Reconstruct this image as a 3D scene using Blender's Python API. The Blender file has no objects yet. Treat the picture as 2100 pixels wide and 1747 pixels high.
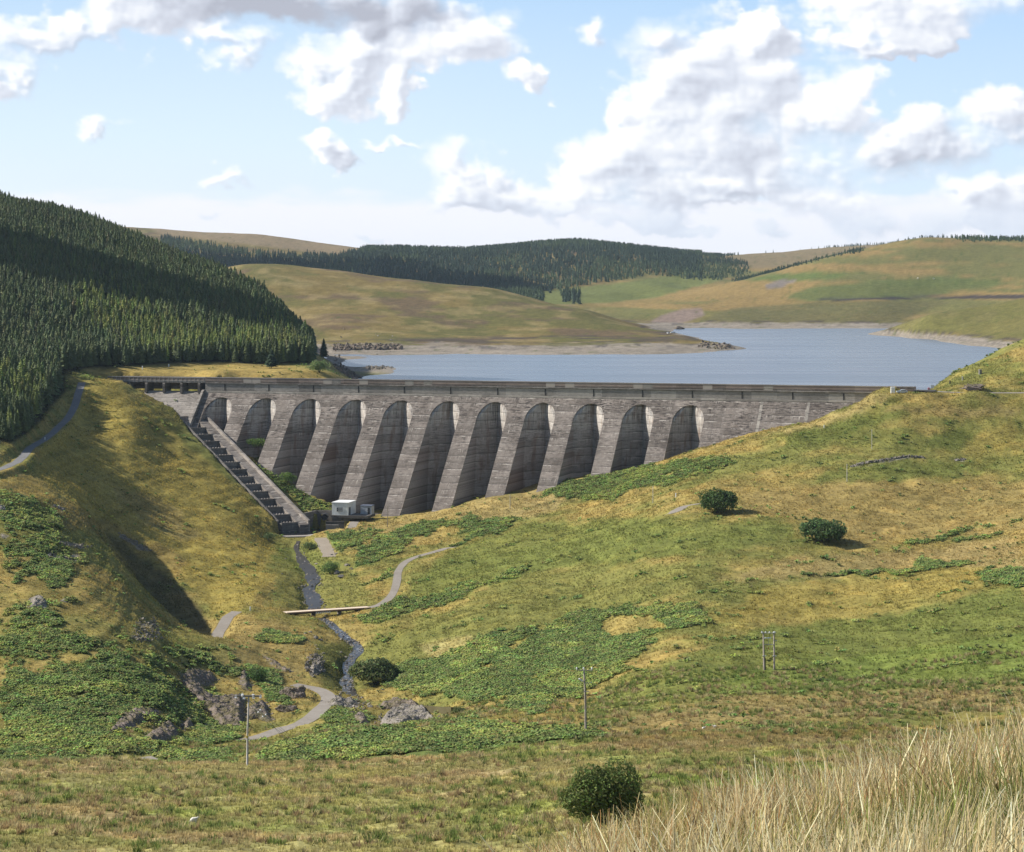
import bpy, math, random
import numpy as np
from mathutils import Vector, Matrix
rng = np.random.default_rng(7)
random.seed(7)
R = math.radians
C = bpy.context.scene.collection
F, U0, VH = 4600.0, 1050.0, 562.0           # the lens: focal length and horizon of a 2100 px wide picture
HAZE = 2.5e-5

# ------------------------------------------------------------------ noise
def _h(i, j, s):
    n = (i * 374761393 + j * 668265263 + s * 1442695041) & 0xFFFFFFFF
    n = ((n ^ (n >> 13)) * 1274126177) & 0xFFFFFFFF
    return ((n ^ (n >> 16)) & 0xFFFF) / 65535.0
def vnoise(x, y, s=0):
    x = np.asarray(x, float); y = np.asarray(y, float)
    i = np.floor(x).astype(np.int64); j = np.floor(y).astype(np.int64)
    fx = x - i; fy = y - j
    fx = fx * fx * (3 - 2 * fx); fy = fy * fy * (3 - 2 * fy)
    a = _h(i, j, s); b = _h(i + 1, j, s); c = _h(i, j + 1, s); d = _h(i + 1, j + 1, s)
    return (a + (b - a) * fx) * (1 - fy) + (c + (d - c) * fx) * fy
def fbm(x, y, s=0, o=4):
    t = 0; a = .5; n = 0
    for k in range(o):
        t = t + a * vnoise(x, y, s + 17 * k); n += a
        x = x * 2.03 + 11.7; y = y * 2.03 + 5.3; a *= .5
    return t / n
def sstep(a, b, x):
    t = np.clip((x - a) / (b - a), 0, 1)
    return t * t * (3 - 2 * t)

# ------------------------------------------------------------------ mesh helpers
def link(o, parent=None):
    C.objects.link(o)
    if parent is not None: o.parent = parent
    return o
def mk(name, V, faces, mats, parent=None, col=None, fm=None, smooth=False):
    """one mesh object from arrays: faces = list of int arrays (n,3) or (n,4)"""
    me = bpy.data.meshes.new(name)
    V = np.asarray(V, np.float32).reshape(-1, 3)
    faces = [np.asarray(f, np.int32) for f in faces if len(f)]
    me.vertices.add(len(V)); me.vertices.foreach_set('co', V.ravel())
    nl = sum(f.size for f in faces); npoly = sum(len(f) for f in faces)
    me.loops.add(nl); me.polygons.add(npoly)
    me.loops.foreach_set('vertex_index', np.concatenate([f.ravel() for f in faces]))
    tot = np.concatenate([np.full(len(f), f.shape[1], np.int32) for f in faces])
    st = np.concatenate([[0], np.cumsum(tot)[:-1]]).astype(np.int32)
    me.polygons.foreach_set('loop_start', st)
    if not isinstance(mats, (list, tuple)): mats = [mats]
    for m in mats: me.materials.append(m)
    if fm is not None: me.polygons.foreach_set('material_index', np.asarray(fm, np.int32))
    me.polygons.foreach_set('use_smooth', np.full(npoly, bool(smooth)))
    me.update(calc_edges=True)
    if col is not None:
        a = me.color_attributes.new('Col', 'FLOAT_COLOR', 'POINT')
        c4 = np.ones((len(V), 4), np.float32); c4[:, :3] = col
        a.data.foreach_set('color', c4.ravel())
    return link(bpy.data.objects.new(name, me), parent)
def tag(o, label=None, cat=None, group=None, kind=None):
    if label: o['label'] = label
    if cat: o['category'] = cat
    if group: o['group'] = group
    if kind: o['kind'] = kind
    return o
def empty(name, loc, rz=0, label=None, cat=None, group=None):
    o = link(bpy.data.objects.new(name, None)); o.location = loc; o.rotation_euler.z = rz
    o.empty_display_size = .1
    return tag(o, label, cat, group)

class MB:
    """collects boxes, tubes and loose faces; build() links them as one mesh object"""
    def __init__(s): s.v = []; s.f3 = []; s.f4 = []
    def vs(s, pts):
        b = len(s.v); s.v += [tuple(p) for p in pts]; return b
    def quad(s, *p):
        b = s.vs(p); s.f4.append((b, b + 1, b + 2, b + 3)); return s
    def tri(s, *p):
        b = s.vs(p); s.f3.append((b, b + 1, b + 2)); return s
    def hexa(s, p):
        """8 corners: bottom ring 0-3 counter-clockwise, top ring 4-7"""
        b = s.vs(p)
        for f in ((0, 3, 2, 1), (4, 5, 6, 7), (0, 1, 5, 4), (1, 2, 6, 5), (2, 3, 7, 6), (3, 0, 4, 7)):
            s.f4.append(tuple(b + i for i in f))
        return s
    def box(s, x0, x1, y0, y1, z0, z1, bev=0):
        if bev:
            def ring(z, k): return [(x0 + k, y0, z), (x1 - k, y0, z), (x1, y0 + k, z), (x1, y1 - k, z), (x1 - k, y1, z), (x0 + k, y1, z), (x0, y1 - k, z), (x0, y0 + k, z)]
            def inr(z): return [(x0 + bev, y0 + bev, z)] * 1
            rings = [ring(z0, bev), ring(z1 - bev, bev)]
            top = [(x0 + bev, y0 + bev, z1), (x1 - bev, y0 + bev, z1), (x1 - bev, y0 + bev, z1), (x1 - bev, y1 - bev, z1), (x1 - bev, y1 - bev, z1), (x0 + bev, y1 - bev, z1), (x0 + bev, y1 - bev, z1), (x0 + bev, y0 + bev, z1)]
            b = s.vs(rings[0] + rings[1] + top)
            for k in range(8):
                n = (k + 1) % 8
                s.f4.append((b + k, b + n, b + 8 + n, b + 8 + k))
            for k in range(8):
                n = (k + 1) % 8
                s.f4.append((b + 8 + k, b + 8 + n, b + 16 + n, b + 16 + k))
            s.f4.append((b + 16, b + 17, b + 19, b + 21))
            return s
        return s.hexa([(x0, y0, z0), (x1, y0, z0), (x1, y1, z0), (x0, y1, z0), (x0, y0, z1), (x1, y0, z1), (x1, y1, z1), (x0, y1, z1)])
    def tube(s, pts, rad, n=8, cap=True):
        pts = [Vector(p) for p in pts]
        if not isinstance(rad, (list, tuple)): rad = [rad] * len(pts)
        rings = []
        for k, p in enumerate(pts):
            d = (pts[min(k + 1, len(pts) - 1)] - pts[max(k - 1, 0)]).normalized()
            a = d.cross(Vector((0, 0, 1)))
            if a.length < 1e-3: a = d.cross(Vector((0, 1, 0)))
            a.normalize(); b = d.cross(a).normalized()
            rings.append(s.vs([p + (a * math.cos(2 * math.pi * i / n) + b * math.sin(2 * math.pi * i / n)) * rad[k] for i in range(n)]))
        for k in range(len(rings) - 1):
            for i in range(n):
                j = (i + 1) % n
                s.f4.append((rings[k] + i, rings[k] + j, rings[k + 1] + j, rings[k + 1] + i))
        if cap:
            for r, p in ((rings[0], pts[0]), (rings[-1], pts[-1])):
                c = s.vs([p])
                for i in range(n): s.f3.append((c, r + i, r + (i + 1) % n))
        return s
    def ball(s, c, r, n=8, m=6, sz=1.0):
        pts = []
        for j in range(m + 1):
            t = math.pi * j / m
            for i in range(n):
                a = 2 * math.pi * i / n
                pts.append((c[0] + r * math.sin(t) * math.cos(a), c[1] + r * math.sin(t) * math.sin(a), c[2] + r * sz * math.cos(t)))
        b = s.vs(pts)
        for j in range(m):
            for i in range(n):
                k = (i + 1) % n
                s.f4.append((b + j * n + i, b + (j + 1) * n + i, b + (j + 1) * n + k, b + j * n + k))
        return s
    def build(s, name, mat, parent=None, smooth=False):
        return mk(name, s.v, [s.f4, s.f3] if s.f3 else [s.f4], mat, parent, smooth=smooth)

# ------------------------------------------------------------------ materials
def mat(name, base=(.5, .5, .5), rough=.8, spec=.2, metal=0):
    m = bpy.data.materials.new(name); m.use_nodes = True
    p = m.node_tree.nodes['Principled BSDF']
    p.inputs['Base Color'].default_value = (*base, 1); p.inputs['Roughness'].default_value = rough
    p.inputs['Specular IOR Level'].default_value = spec; p.inputs['Metallic'].default_value = metal
    return m
class NT:
    def __init__(s, m): s.t = m.node_tree; s.n = s.t.nodes; s.l = s.t.links; s.p = s.n.get('Principled BSDF')
    def add(s, t, **kw):
        n = s.n.new(t)
        for k, v in kw.items(): setattr(n, k, v)
        return n
    def set(s, n, **kw):
        for k, v in kw.items():
            s.put(n.inputs[k.replace('_', ' ')], v)
        return n
    def put(s, sock, v):
        if isinstance(v, bpy.types.NodeSocket): s.l.new(v, sock)
        else: sock.default_value = v
    def math(s, op, a, b=None, c=None, clamp=False):
        n = s.add('ShaderNodeMath', operation=op, use_clamp=clamp)
        s.put(n.inputs[0], a)
        if b is not None: s.put(n.inputs[1], b)
        if c is not None: s.put(n.inputs[2], c)
        return n.outputs[0]
    def vmath(s, op, a, b=None):
        n = s.add('ShaderNodeVectorMath', operation=op)
        s.put(n.inputs[0], a)
        if b is not None: s.put(n.inputs[1], b)
        return n.outputs['Value'] if op in ('LENGTH', 'DOT_PRODUCT', 'DISTANCE') else n.outputs[0]
    def noise(s, vec, scale, detail=4, rough=.55, dist=0, color=False):
        n = s.add('ShaderNodeTexNoise')
        s.put(n.inputs['Vector'], vec); s.put(n.inputs['Scale'], scale)
        n.inputs['Detail'].default_value = detail; n.inputs['Roughness'].default_value = rough; n.inputs['Distortion'].default_value = dist
        return n.outputs['Color' if color else 'Fac']
    def ramp(s, fac, stops, interp='LINEAR'):
        n = s.add('ShaderNodeValToRGB'); n.color_ramp.interpolation = interp
        e = n.color_ramp.elements
        while len(e) < len(stops): e.new(.5)
        for k, (p, c) in enumerate(stops):
            e[k].position = p
            e[k].color = (c, c, c, 1) if not isinstance(c, tuple) else (*c, 1)
        s.l.new(fac, n.inputs[0]); return n.outputs[0]
    def rng(s, v, a, b, c=0., d=1., smooth=False):
        n = s.add('ShaderNodeMapRange', interpolation_type='SMOOTHSTEP' if smooth else 'LINEAR')
        s.put(n.inputs[0], v)
        for k, x in enumerate((a, b, c, d)): s.put(n.inputs[1 + k], x)
        return n.outputs[0]
    def mix(s, f, a, b, mode='MIX'):
        n = s.add('ShaderNodeMix', data_type='RGBA', blend_type=mode)
        s.put(n.inputs[0], f)
        s.put(n.inputs[6], (*a, 1) if isinstance(a, tuple) else a)
        s.put(n.inputs[7], (*b, 1) if isinstance(b, tuple) else b)
        return n.outputs[2]
    def scale(s, vec, x, y, z):
        n = s.add('ShaderNodeMapping'); s.l.new(vec, n.inputs[0]); n.inputs['Scale'].default_value = (x, y, z); return n.outputs[0]
    def obj(s): return s.add('ShaderNodeTexCoord').outputs['Object']
    def pos(s): return s.add('ShaderNodeNewGeometry').outputs['Position']
    def bump(s, h, st=.5, d=.1):
        n = s.add('ShaderNodeBump'); s.l.new(h, n.inputs['Height']); n.inputs['Strength'].default_value = st; n.inputs['Distance'].default_value = d
        s.l.new(n.outputs[0], s.p.inputs['Normal'])
def sepxyz(t, v):
    n = t.add('ShaderNodeSeparateXYZ'); t.l.new(v, n.inputs[0]); return n.outputs

def at(u, v, Y): return np.array([(u - U0) / F * Y, Y, -(v - VH) / F * Y])
# ------------------------------------------------------------------ the dam's own frame: t along the crest, q downstream, h below the parapet top
TH = R(18); CT, ST = math.cos(TH), math.sin(TH)
AX, AY = -130.8, 955.0
def dam(t, q, h): return np.array([AX + t * CT - q * ST, AY - t * ST - q * CT, -44.0 + .55 / 290 * t - h])
def dam_t(u, q=0):
    k = (u - U0) / F
    return (k * (AY - q * CT) - AX + q * ST) / (CT + k * ST)
WZ = -54.0                                            # reservoir level
# the spillway chute: s down the slope, w across
TX, TY, TZ = -134.3, 935.0, -65.7
LX, LY = .512, -.859
RX, RY = .859, .512
CS = .3493
def chute(s, w, dz=0): return np.array([TX + LX * s + RX * w, TY + LY * s + RY * w, TZ - CS * s + dz])

# ------------------------------------------------------------------ survey points of the ground
G = []
def g(u, *yv):
    for Y, v in yv: G.append((u, Y, v))
def gz(u, *yz):
    for Y, z in yz: G.append((u, Y, VH - F * z / Y))
# the knoll at the camera and the field below it
for u, k in ((-500, 2010), (0, 1990), (500, 1960), (1000, 1890), (1200, 1815), (1600, 1742), (2000, 1650), (2100, 1622), (2600, 1540)):
    g(u, (3.5, 2650 + (k - 1622) * .4), (6, 2150 + (k - 1622) * .5), (10, 1850 + (k - 1622) * .7), (14, 1720 + (k - 1622) * .9), (18, k), (20, k + 25), (25, k + 110), (45, max(k + 90, 1860)), (100, 1885), (150, 1805))
for u, prof in {
    -500: ((195, 1755), (230, 1690), (280, 1620), (330, 1570), (365, 1560), (400, 1545), (430, 1490), (470, 1390), (510, 1280), (560, 1170), (600, 1080), (650, 980), (700, 920), (780, 840), (880, 760)),
    0: ((195, 1747), (230, 1680), (280, 1612), (322, 1568), (345, 1568), (405, 1555), (432, 1500), (465, 1400), (500, 1300), (545, 1205), (590, 1110), (640, 1010), (690, 962), (740, 915), (790, 870), (880, 800), (960, 748)),
    200: ((195, 1747), (230, 1682), (280, 1614), (325, 1570), (350, 1570), (400, 1562), (430, 1500), (470, 1400), (510, 1300), (560, 1210), (600, 1165), (645, 1118), (690, 1088), (705, 1080), (735, 1050), (830, 950), (905, 850), (938, 780), (950, 776)),
    330: ((195, 1747), (230, 1682), (280, 1614), (327, 1571), (360, 1575), (400, 1570), (430, 1520), (480, 1420), (530, 1330), (565, 1292), (605, 1262), (632, 1243), (650, 1258), (668, 1243), (700, 1196), (716, 1174), (738, 1128), (800, 1050), (866, 960), (905, 895)),
    420: ((330, 1571), (365, 1574), (440, 1528), (480, 1480), (530, 1400), (565, 1330), (588, 1308), (603, 1304), (618, 1318), (648, 1288), (672, 1242), (700, 1205), (740, 1150), (815, 1060), (868, 990)),
    262: ((560, 1250), (600, 1205), (640, 1172), (662, 1162), (680, 1190), (700, 1180), (722, 1125), (745, 1085)),
    385: ((560, 1325), (590, 1298), (615, 1288), (630, 1300), (655, 1274), (690, 1208), (712, 1180)),
    500: ((195, 1747), (230, 1682), (280, 1614), (325, 1573), (365, 1560), (425, 1535), (470, 1500), (500, 1450), (530, 1410), (575, 1340), (625, 1290), (655, 1255), (700, 1205), (775, 1125), (838, 1060)),
    560: ((325, 1573), (370, 1540), (425, 1528), (470, 1500), (500, 1460), (545, 1400), (585, 1350), (620, 1300), (665, 1252), (715, 1195), (770, 1150), (830, 1110)),
    640: ((195, 1747), (230, 1680), (280, 1612), (325, 1570), (375, 1520), (430, 1505), (480, 1475), (527, 1425), (550, 1405), (590, 1350), (620, 1310), (660, 1268), (677, 1258), (717, 1215), (770, 1160), (838, 1102)),
    720: ((327, 1566), (380, 1500), (420, 1500), (480, 1478), (530, 1440), (571, 1405), (617, 1340), (660, 1272), (690, 1240), (740, 1180), (790, 1125), (830, 1092), (868, 1068)),
    850: ((195, 1747), (232, 1678), (285, 1605), (330, 1550), (385, 1490), (430, 1490), (490, 1482), (520, 1440), (560, 1382), (620, 1300), (673, 1243), (700, 1210), (740, 1160), (815, 1098), (870, 1056)),
    1000: ((195, 1747), (235, 1670), (290, 1590), (335, 1535), (380, 1489), (430, 1466), (500, 1400), (600, 1280), (680, 1200), (760, 1120), (830, 1060), (868, 1022)),
    1200: ((193, 1747), (232, 1650), (290, 1562), (350, 1500), (400, 1472), (440, 1450), (490, 1400), (570, 1300), (650, 1200), (740, 1100), (800, 1050), (850, 1000), (868, 982)),
    1400: ((195, 1747), (235, 1650), (285, 1560), (345, 1500), (400, 1450), (480, 1350), (560, 1250), (640, 1150), (720, 1050), (800, 980), (862, 935)),
    1600: ((195, 1747), (235, 1650), (285, 1562), (345, 1498), (400, 1448), (470, 1372), (540, 1280), (620, 1170), (700, 1065), (780, 975), (850, 880)),
    1720: ((836, 862), (850, 838),),
    1800: ((195, 1747), (235, 1650), (290, 1558), (345, 1495), (400, 1445), (470, 1370), (520, 1300), (600, 1200), (680, 1100), (780, 950), (828, 870), (840, 840), (849, 813), (885, 810)),
    2000: ((195, 1747), (235, 1650), (290, 1552), (370, 1470), (430, 1400), (500, 1300), (570, 1200), (640, 1140), (750, 1000), (830, 870), (842, 834), (850, 809), (895, 803), (930, 770), (965, 745)),
    1900: ((780, 955), (828, 868), (840, 838), (849, 811), (868, 808), (885, 806)),
    2120: ((235, 1640), (370, 1465), (500, 1290), (640, 1120), (750, 985), (832, 868), (846, 830), (854, 811), (890, 797), (940, 730), (985, 690), (1010, 690)),
    2600: ((195, 1747), (290, 1530), (430, 1330), (570, 1120), (750, 900), (850, 770), (870, 760), (985, 600), (1050, 560)),
}.items(): g(u, *prof)
# along the dam's foot: the recess floors stay low under the dam, then the lake bed
FOOT = ((390, -58), (440, -64), (500, -72), (560, -80), (640, -90), (720, -96), (800, -96), (900, -92), (1000, -88), (1100, -84), (1200, -80.5), (1300, -77), (1400, -72), (1500, -66), (1600, -58), (1680, -53), (1740, -49.5))
for u, z in FOOT:
    if u > 790:
        e = dam(dam_t(u), -14, 0); gz(u, (e[1] + 20, min(z + 4, -62)), (e[1] + 60, -64))
for u in (900, 1100, 1300, 1500, 1700):
    gz(u, (1080, -64), (1250, -64))
for u in (900, 1200, 1500): gz(u, (1400, -62))
# land left of the reservoir: verge behind the crest, forest hill
g(-500, (960, 700), (1100, 520), (1300, 380), (1500, 300), (1800, 330), (2500, 420))
g(0, (1100, 605), (1250, 500), (1400, 428), (1500, 425), (1700, 480), (2200, 540))
g(160, (960, 756), (1000, 735), (1100, 640), (1250, 535), (1420, 460), (1520, 462), (1700, 520), (2200, 560))
g(240, (905, 848), (922, 822), (938, 793)); g(282, (890, 886), (915, 848), (938, 816)); g(322, (912, 880), (932, 846))
g(300, (976, 775), (990, 756), (1015, 740), (1130, 640), (1270, 560), (1420, 514), (1500, 516), (1700, 580), (2200, 600))
g(450, (965, 775), (1000, 758), (1030, 742), (1150, 655), (1290, 588), (1400, 572), (1480, 580), (1650, 650), (2000, 660))
g(560, (975, 775), (1010, 757), (1040, 742), (1130, 690), (1250, 642), (1350, 635), (1500, 690))
g(625, (985, 775), (1030, 752), (1060, 737), (1120, 715), (1200, 705), (1300, 705), (1400, 728), (1520, 724))
g(685, (1000, 776), (1050, 764), (1090, 752), (1140, 750), (1250, 752), (1400, 735), (1480, 730))
g(740, (1075, 786), (1150, 780), (1224, 762), (1300, 752), (1340, 758), (1440, 735))
g(800, (1150, 790), (1224, 764), (1300, 754), (1340, 760), (1430, 745))
g(850, (1300, 770),)
# right lake edge
g(1740, (905, 822), (960, 850), (1100, 830)); g(1880, (880, 804), (905, 803), (940, 815), (1000, 820), (1100, 800))
g(1960, (960, 762), (985, 768), (1020, 790), (1120, 790), (1400, 745)); g(2040, (985, 722), (1020, 730), (1120, 780), (1400, 745))
# far shores and hills
for u in (600, 700, 850, 1000, 1150, 1300): g(u, (1496, 730), (1530, 718), (1560, 711), (1610, 703), (1660, 698))
g(420, (1600, 690), (1900, 640))
g(1420, (1545, 724), (1565, 719), (1585, 714), (1610, 708), (1640, 702), (1690, 696), (1760, 692)); g(1470, (1560, 723), (1583, 717.3), (1600, 712), (1625, 706), (1650, 703.5), (1690, 704.5), (1730, 708.5))
g(1508, (1588, 720.5), (1603, 715.5), (1622, 711), (1642, 710.5), (1665, 713.5), (1900, 695)); g(1535, (1600, 722), (1640, 717)); g(1580, (1620, 728), (1800, 705), (2100, 684))
g(1460, (1765, 709), (1800, 705), (1950, 696), (2150, 682))
g(500, (1800, 655), (2100, 585), (2300, 545), (2450, 550), (2800, 600)); g(700, (1800, 662), (2100, 595), (2260, 556), (2400, 562), (2800, 610))
g(850, (1800, 672), (2050, 615), (2230, 574), (2350, 580), (2700, 625)); g(1000, (1800, 680), (2000, 632), (2200, 590), (2320, 596), (2700, 635))
g(1200, (1760, 688), (1900, 664), (2080, 634), (2200, 640), (2500, 645)); g(1370, (1720, 694), (1800, 688), (1900, 680), (2000, 684), (2200, 672))
for u in (1420, 1500, 1600, 1700, 1800): g(u, (2190, 678), (2240, 671), (2280, 666))
g(1840, (1900, 700), (1935, 692), (1960, 680), (2000, 668), (2060, 670), (2300, 664)); g(1900, (1800, 705), (1860, 695), (1920, 660), (1990, 647), (2080, 652), (2350, 650))
g(2000, (1640, 725), (1700, 706), (1790, 690), (1900, 650), (1980, 630), (2080, 640), (2400, 625)); g(2100, (1500, 735), (1620, 705), (1750, 675), (1900, 630), (1970, 611), (2080, 622), (2400, 608)); g(2500, (1500, 690), (1900, 560), (2300, 560))
g(1300, (2300, 660), (2500, 640), (2700, 622), (3000, 612)); g(1400, (2350, 656), (2450, 635), (2700, 612), (3000, 602), (3300, 588))
g(1500, (2350, 650), (2600, 612), (2900, 582), (3200, 588)); g(1600, (2400, 640), (2700, 590), (3000, 556), (3300, 560)); g(1700, (2400, 636), (2700, 575), (3000, 531), (3300, 536))
g(1800, (2400, 632), (2750, 560), (3100, 507), (3400, 512)); g(1900, (2450, 625), (2800, 545), (3150, 488), (3500, 496)); g(2000, (2800, 545), (3200, 491), (3500, 496)); g(2100, (2800, 540), (3200, 492), (3500, 496)); g(2500, (2800, 500), (3200, 450), (3600, 450))
g(1120, (2800, 618), (3000, 606), (3200, 594)); g(1250, (3050, 600), (3300, 584)); g(1350, (3200, 582), (3500, 566))
g(1000, (2900, 615), (3100, 596), (3500, 555), (4000, 515), (4300, 514)); g(800, (3000, 600), (3300, 565), (3700, 530), (4200, 512), (4500, 515)); g(1180, (3500, 552), (3900, 510), (4200, 498), (4500, 500)); g(1300, (3600, 550), (4000, 515), (4300, 508), (4600, 512))
g(1450, (3400, 574), (3800, 545), (4200, 526), (4500, 522), (4800, 526)); g(1560, (3500, 572), (3900, 545), (4300, 530), (4800, 519), (5200, 522)); g(1700, (3900, 540), (4500, 520), (5000, 508), (5400, 512)); g(1850, (4200, 520), (5000, 500), (5500, 502))
g(2100, (4500, 500), (5000, 494)); g(2500, (4500, 470), (5000, 470))
g(300, (3000, 570), (3600, 520), (4200, 478), (4500, 467), (5000, 474)); g(520, (3000, 590), (3500, 545), (4000, 505), (4500, 482), (5000, 490)); g(690, (3200, 580), (3600, 545), (4100, 522), (4500, 502), (5000, 510)); g(0, (3500, 500), (4500, 440), (5000, 445)); g(-500, (3500, 460), (4500, 420))
for u in (-500, 300, 1000, 1600, 2200, 2600): g(u, (7000, 540), (9000, 552))
# beside the chute: the spur's edge on the left, the planted bank on the right
for s in (5, 20, 35, 50, 65, 80):
    for w, dz in ((-1.6, 2.2), (-7, 3.6)):
        p = chute(s, w, dz); G.append((U0 + F * p[0] / p[1], p[1], VH - F * p[2] / p[1]))
    p = chute(s, 14.5, 1.4 if s < 60 else .5); G.append((U0 + F * p[0] / p[1], p[1], VH - F * p[2] / p[1]))
G = np.array(G)
def _dom(u, Y): return np.stack([np.asarray(u, float) / 230.0, np.log(np.asarray(Y, float)) * 7.0], -1)
_P = _dom(np.clip(G[:, 0], -600, 2700), G[:, 1])
_c2 = .02
_d = np.sqrt(((_P[:, None] - _P[None]) ** 2).sum(-1) + _c2)
_n = len(G)
_A = np.zeros((_n + 3, _n + 3)); _A[:_n, :_n] = _d - np.eye(_n) * .002; _A[:_n, _n] = 1; _A[:_n, _n + 1:] = _P; _A[_n, :_n] = 1; _A[_n + 1:, :_n] = _P.T
_W = np.linalg.solve(_A, np.concatenate([G[:, 2], [0, 0, 0]]))
def vsurf(u, Y):
    q = _dom(np.clip(u, -600, 2700), Y); sh = q.shape[:-1]; q = q.reshape(-1, 2).astype(np.float32); out = np.empty(len(q))
    P = _P.astype(np.float32); W = _W[:_n].astype(np.float32)
    for a in range(0, len(q), 20000):
        b = q[a:a + 20000]
        dx = b[:, None, 0] - P[None, :, 0]; dy = b[:, None, 1] - P[None, :, 1]
        out[a:a + 20000] = np.sqrt(dx * dx + dy * dy + np.float32(_c2)) @ W
    return (out + _W[_n] + q @ _W[_n + 1:]).reshape(sh)

side = np.concatenate([np.arange(74, 700, 8.0), np.geomspace(760, 12000, 14)])
US = np.concatenate([-60 - side[::-1] + 66, np.arange(-60, 2161, 4.0), 2160 + side - 66])
US = np.unique(np.round(US, 2))
YS = np.unique(np.concatenate([np.geomspace(3, 30, 40), np.geomspace(30, 180, 26), np.arange(180, 345, 1.1), np.arange(345, 430, 2.0), np.arange(430, 1000, 1.5), np.arange(1000, 1300, 4.0), np.geomspace(1300, 2500, 110), np.geomspace(2500, 9500, 110)]))
UU, YY = np.meshgrid(US, YS)                    # rows = Y
# evaluate on a coarser lattice in Y,u then add relief (the survey surface is smooth)
VV = vsurf(UU, YY)
XX = (UU - U0) / F * YY
ZZ = -(VV - VH) / F * YY
amp = np.interp(YY, [3, 20, 60, 200, 420, 1000, 1500, 2500, 5000, 9000], [.05, .06, .3, .8, 1.0, 1.0, 2.5, 5.0, 9.0, 12])
wl = np.interp(YY, [3, 60, 400, 1000, 1500, 2600, 5000, 9000], [5, 12, 30, 34, 60, 140, 260, 400])
_lv = np.floor(np.log2(wl)); _fr = np.log2(wl) - _lv
def _rel(l):
    w = 2.0 ** l
    return fbm(XX / w, YY / w, 3, 5) - .5
rel = np.zeros_like(XX)
for l in np.unique(_lv):
    m = (_lv == l)
    a = _rel(l); b = _rel(l + 1)
    rel = np.where(m, a * (1 - _fr) + b * _fr, rel)
relz = 1.6 * amp * rel
# terracettes: small steps that follow the contour
ter = (fbm(XX / 9 + 3.3, ZZ / 1.1 + YY / 60, 41, 3) - .5) * np.interp(YY, [150, 230, 900, 1300], [0, .8, .8, 0])
tus = (fbm(XX / 2.4, YY / 2.2, 43, 2) - .5) * np.interp(YY, [150, 190, 330, 420, 440], [0, .8, .8, .5, 0]) + (fbm(XX / 5.5, YY / 4.5, 45, 3) - .5) * np.interp(YY, [150, 200, 900, 1000], [0, 1.0, 1.3, 0])
ZZ = ZZ + relz + ter + tus
# keep things calm where roads, works and water lie
def dam_tq(x, y):
    dx = x - AX; dy = y - AY
    return dx * CT - dy * ST, -dx * ST - dy * CT
_t, _q = dam_tq(XX, YY)
# carve the chute and the basin
_s = (XX - TX) * LX + (YY - TY) * LY; _w = (XX - TX) * RX + (YY - TY) * RY
fl = TZ - CS * np.clip(_s, -20, 90) - 1.6
cm = (_s > -20) & (_s < 92) & (_w > -1.2) & (_w < 12.2)
ZZ = np.where(cm, np.minimum(ZZ, fl), ZZ)
bm = (_s >= 90) & (_s < 110) & (_w > -6) & (_w < 24) & (YY > 838)
ZZ = np.where(bm, np.minimum(ZZ, -98.9), ZZ)
# spillway weir strip: keep the ground under the weir and its face
wm = (_t > -46) & (_t < 1) & (_q > -3) & (_q < 12)
ZZ = np.where(wm, np.minimum(ZZ, -44.0 - 7.5 - np.clip(_q, 0, 12) * 1.0), ZZ)
# under the dam itself the ground lies at the level of its foot
_ft = np.interp(_t, [dam_t(u) for u, z in FOOT], [z for u, z in FOOT])
_qe = np.clip((-44 - _ft - 6.3) * .92 + 1.5, 2, 60)
dm = (_t > .5) & (_t < 284) & (_q > -13) & (_q < _qe)
ZZ = np.where(dm, np.minimum(ZZ, _ft - .3 + .6 * (fbm(XX / 6, YY / 6, 8, 3) - .5)), ZZ)
dm = (_t > -46) & (_t < 1) & (_q > -12) & (_q <= -3)
ZZ = np.where(dm, np.minimum(ZZ, -51.5), ZZ)
# the road bed across the crest's two ends
ridx = lambda Y: np.interp(Y, YS, np.arange(len(YS)))
cidx = lambda u: np.interp(u, US, np.arange(len(US)))
def gsample(A, x, y):
    x = np.asarray(x, float); y = np.asarray(y, float)
    c = cidx(U0 + F * x / y); r = ridx(y)
    i = np.clip(np.floor(r).astype(int), 0, len(YS) - 2); j = np.clip(np.floor(c).astype(int), 0, len(US) - 2)
    a = r - i; b = c - j
    if A.ndim == 3: a = a[..., None]; b = b[..., None]
    return (A[i, j] * (1 - b) + A[i, j + 1] * b) * (1 - a) + (A[i + 1, j] * (1 - b) + A[i + 1, j + 1] * b) * a
def gz_at(x, y): return gsample(ZZ, x, y)
def place(u, v, y0=20, y1=9000):
    """the ground point seen at picture position u, v of the survey photo, not nearer than y0"""
    Ys = np.geomspace(y0, y1, 3000)
    z = gz_at((u - U0) / F * Ys, Ys); vg = VH - F * z / Ys
    k = np.nonzero(vg <= v)[0]
    if len(k) == 0: k = [int(np.argmin(np.abs(vg - v)))]
    k = int(k[0])
    if k > 0 and vg[k - 1] > v:
        a = (vg[k - 1] - v) / (vg[k - 1] - vg[k] + 1e-9); Y = Ys[k - 1] + (Ys[k] - Ys[k - 1]) * a
    else: Y = Ys[k]
    x = (u - U0) / F * Y
    return np.array([x, Y, float(gz_at(x, Y))])
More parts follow.
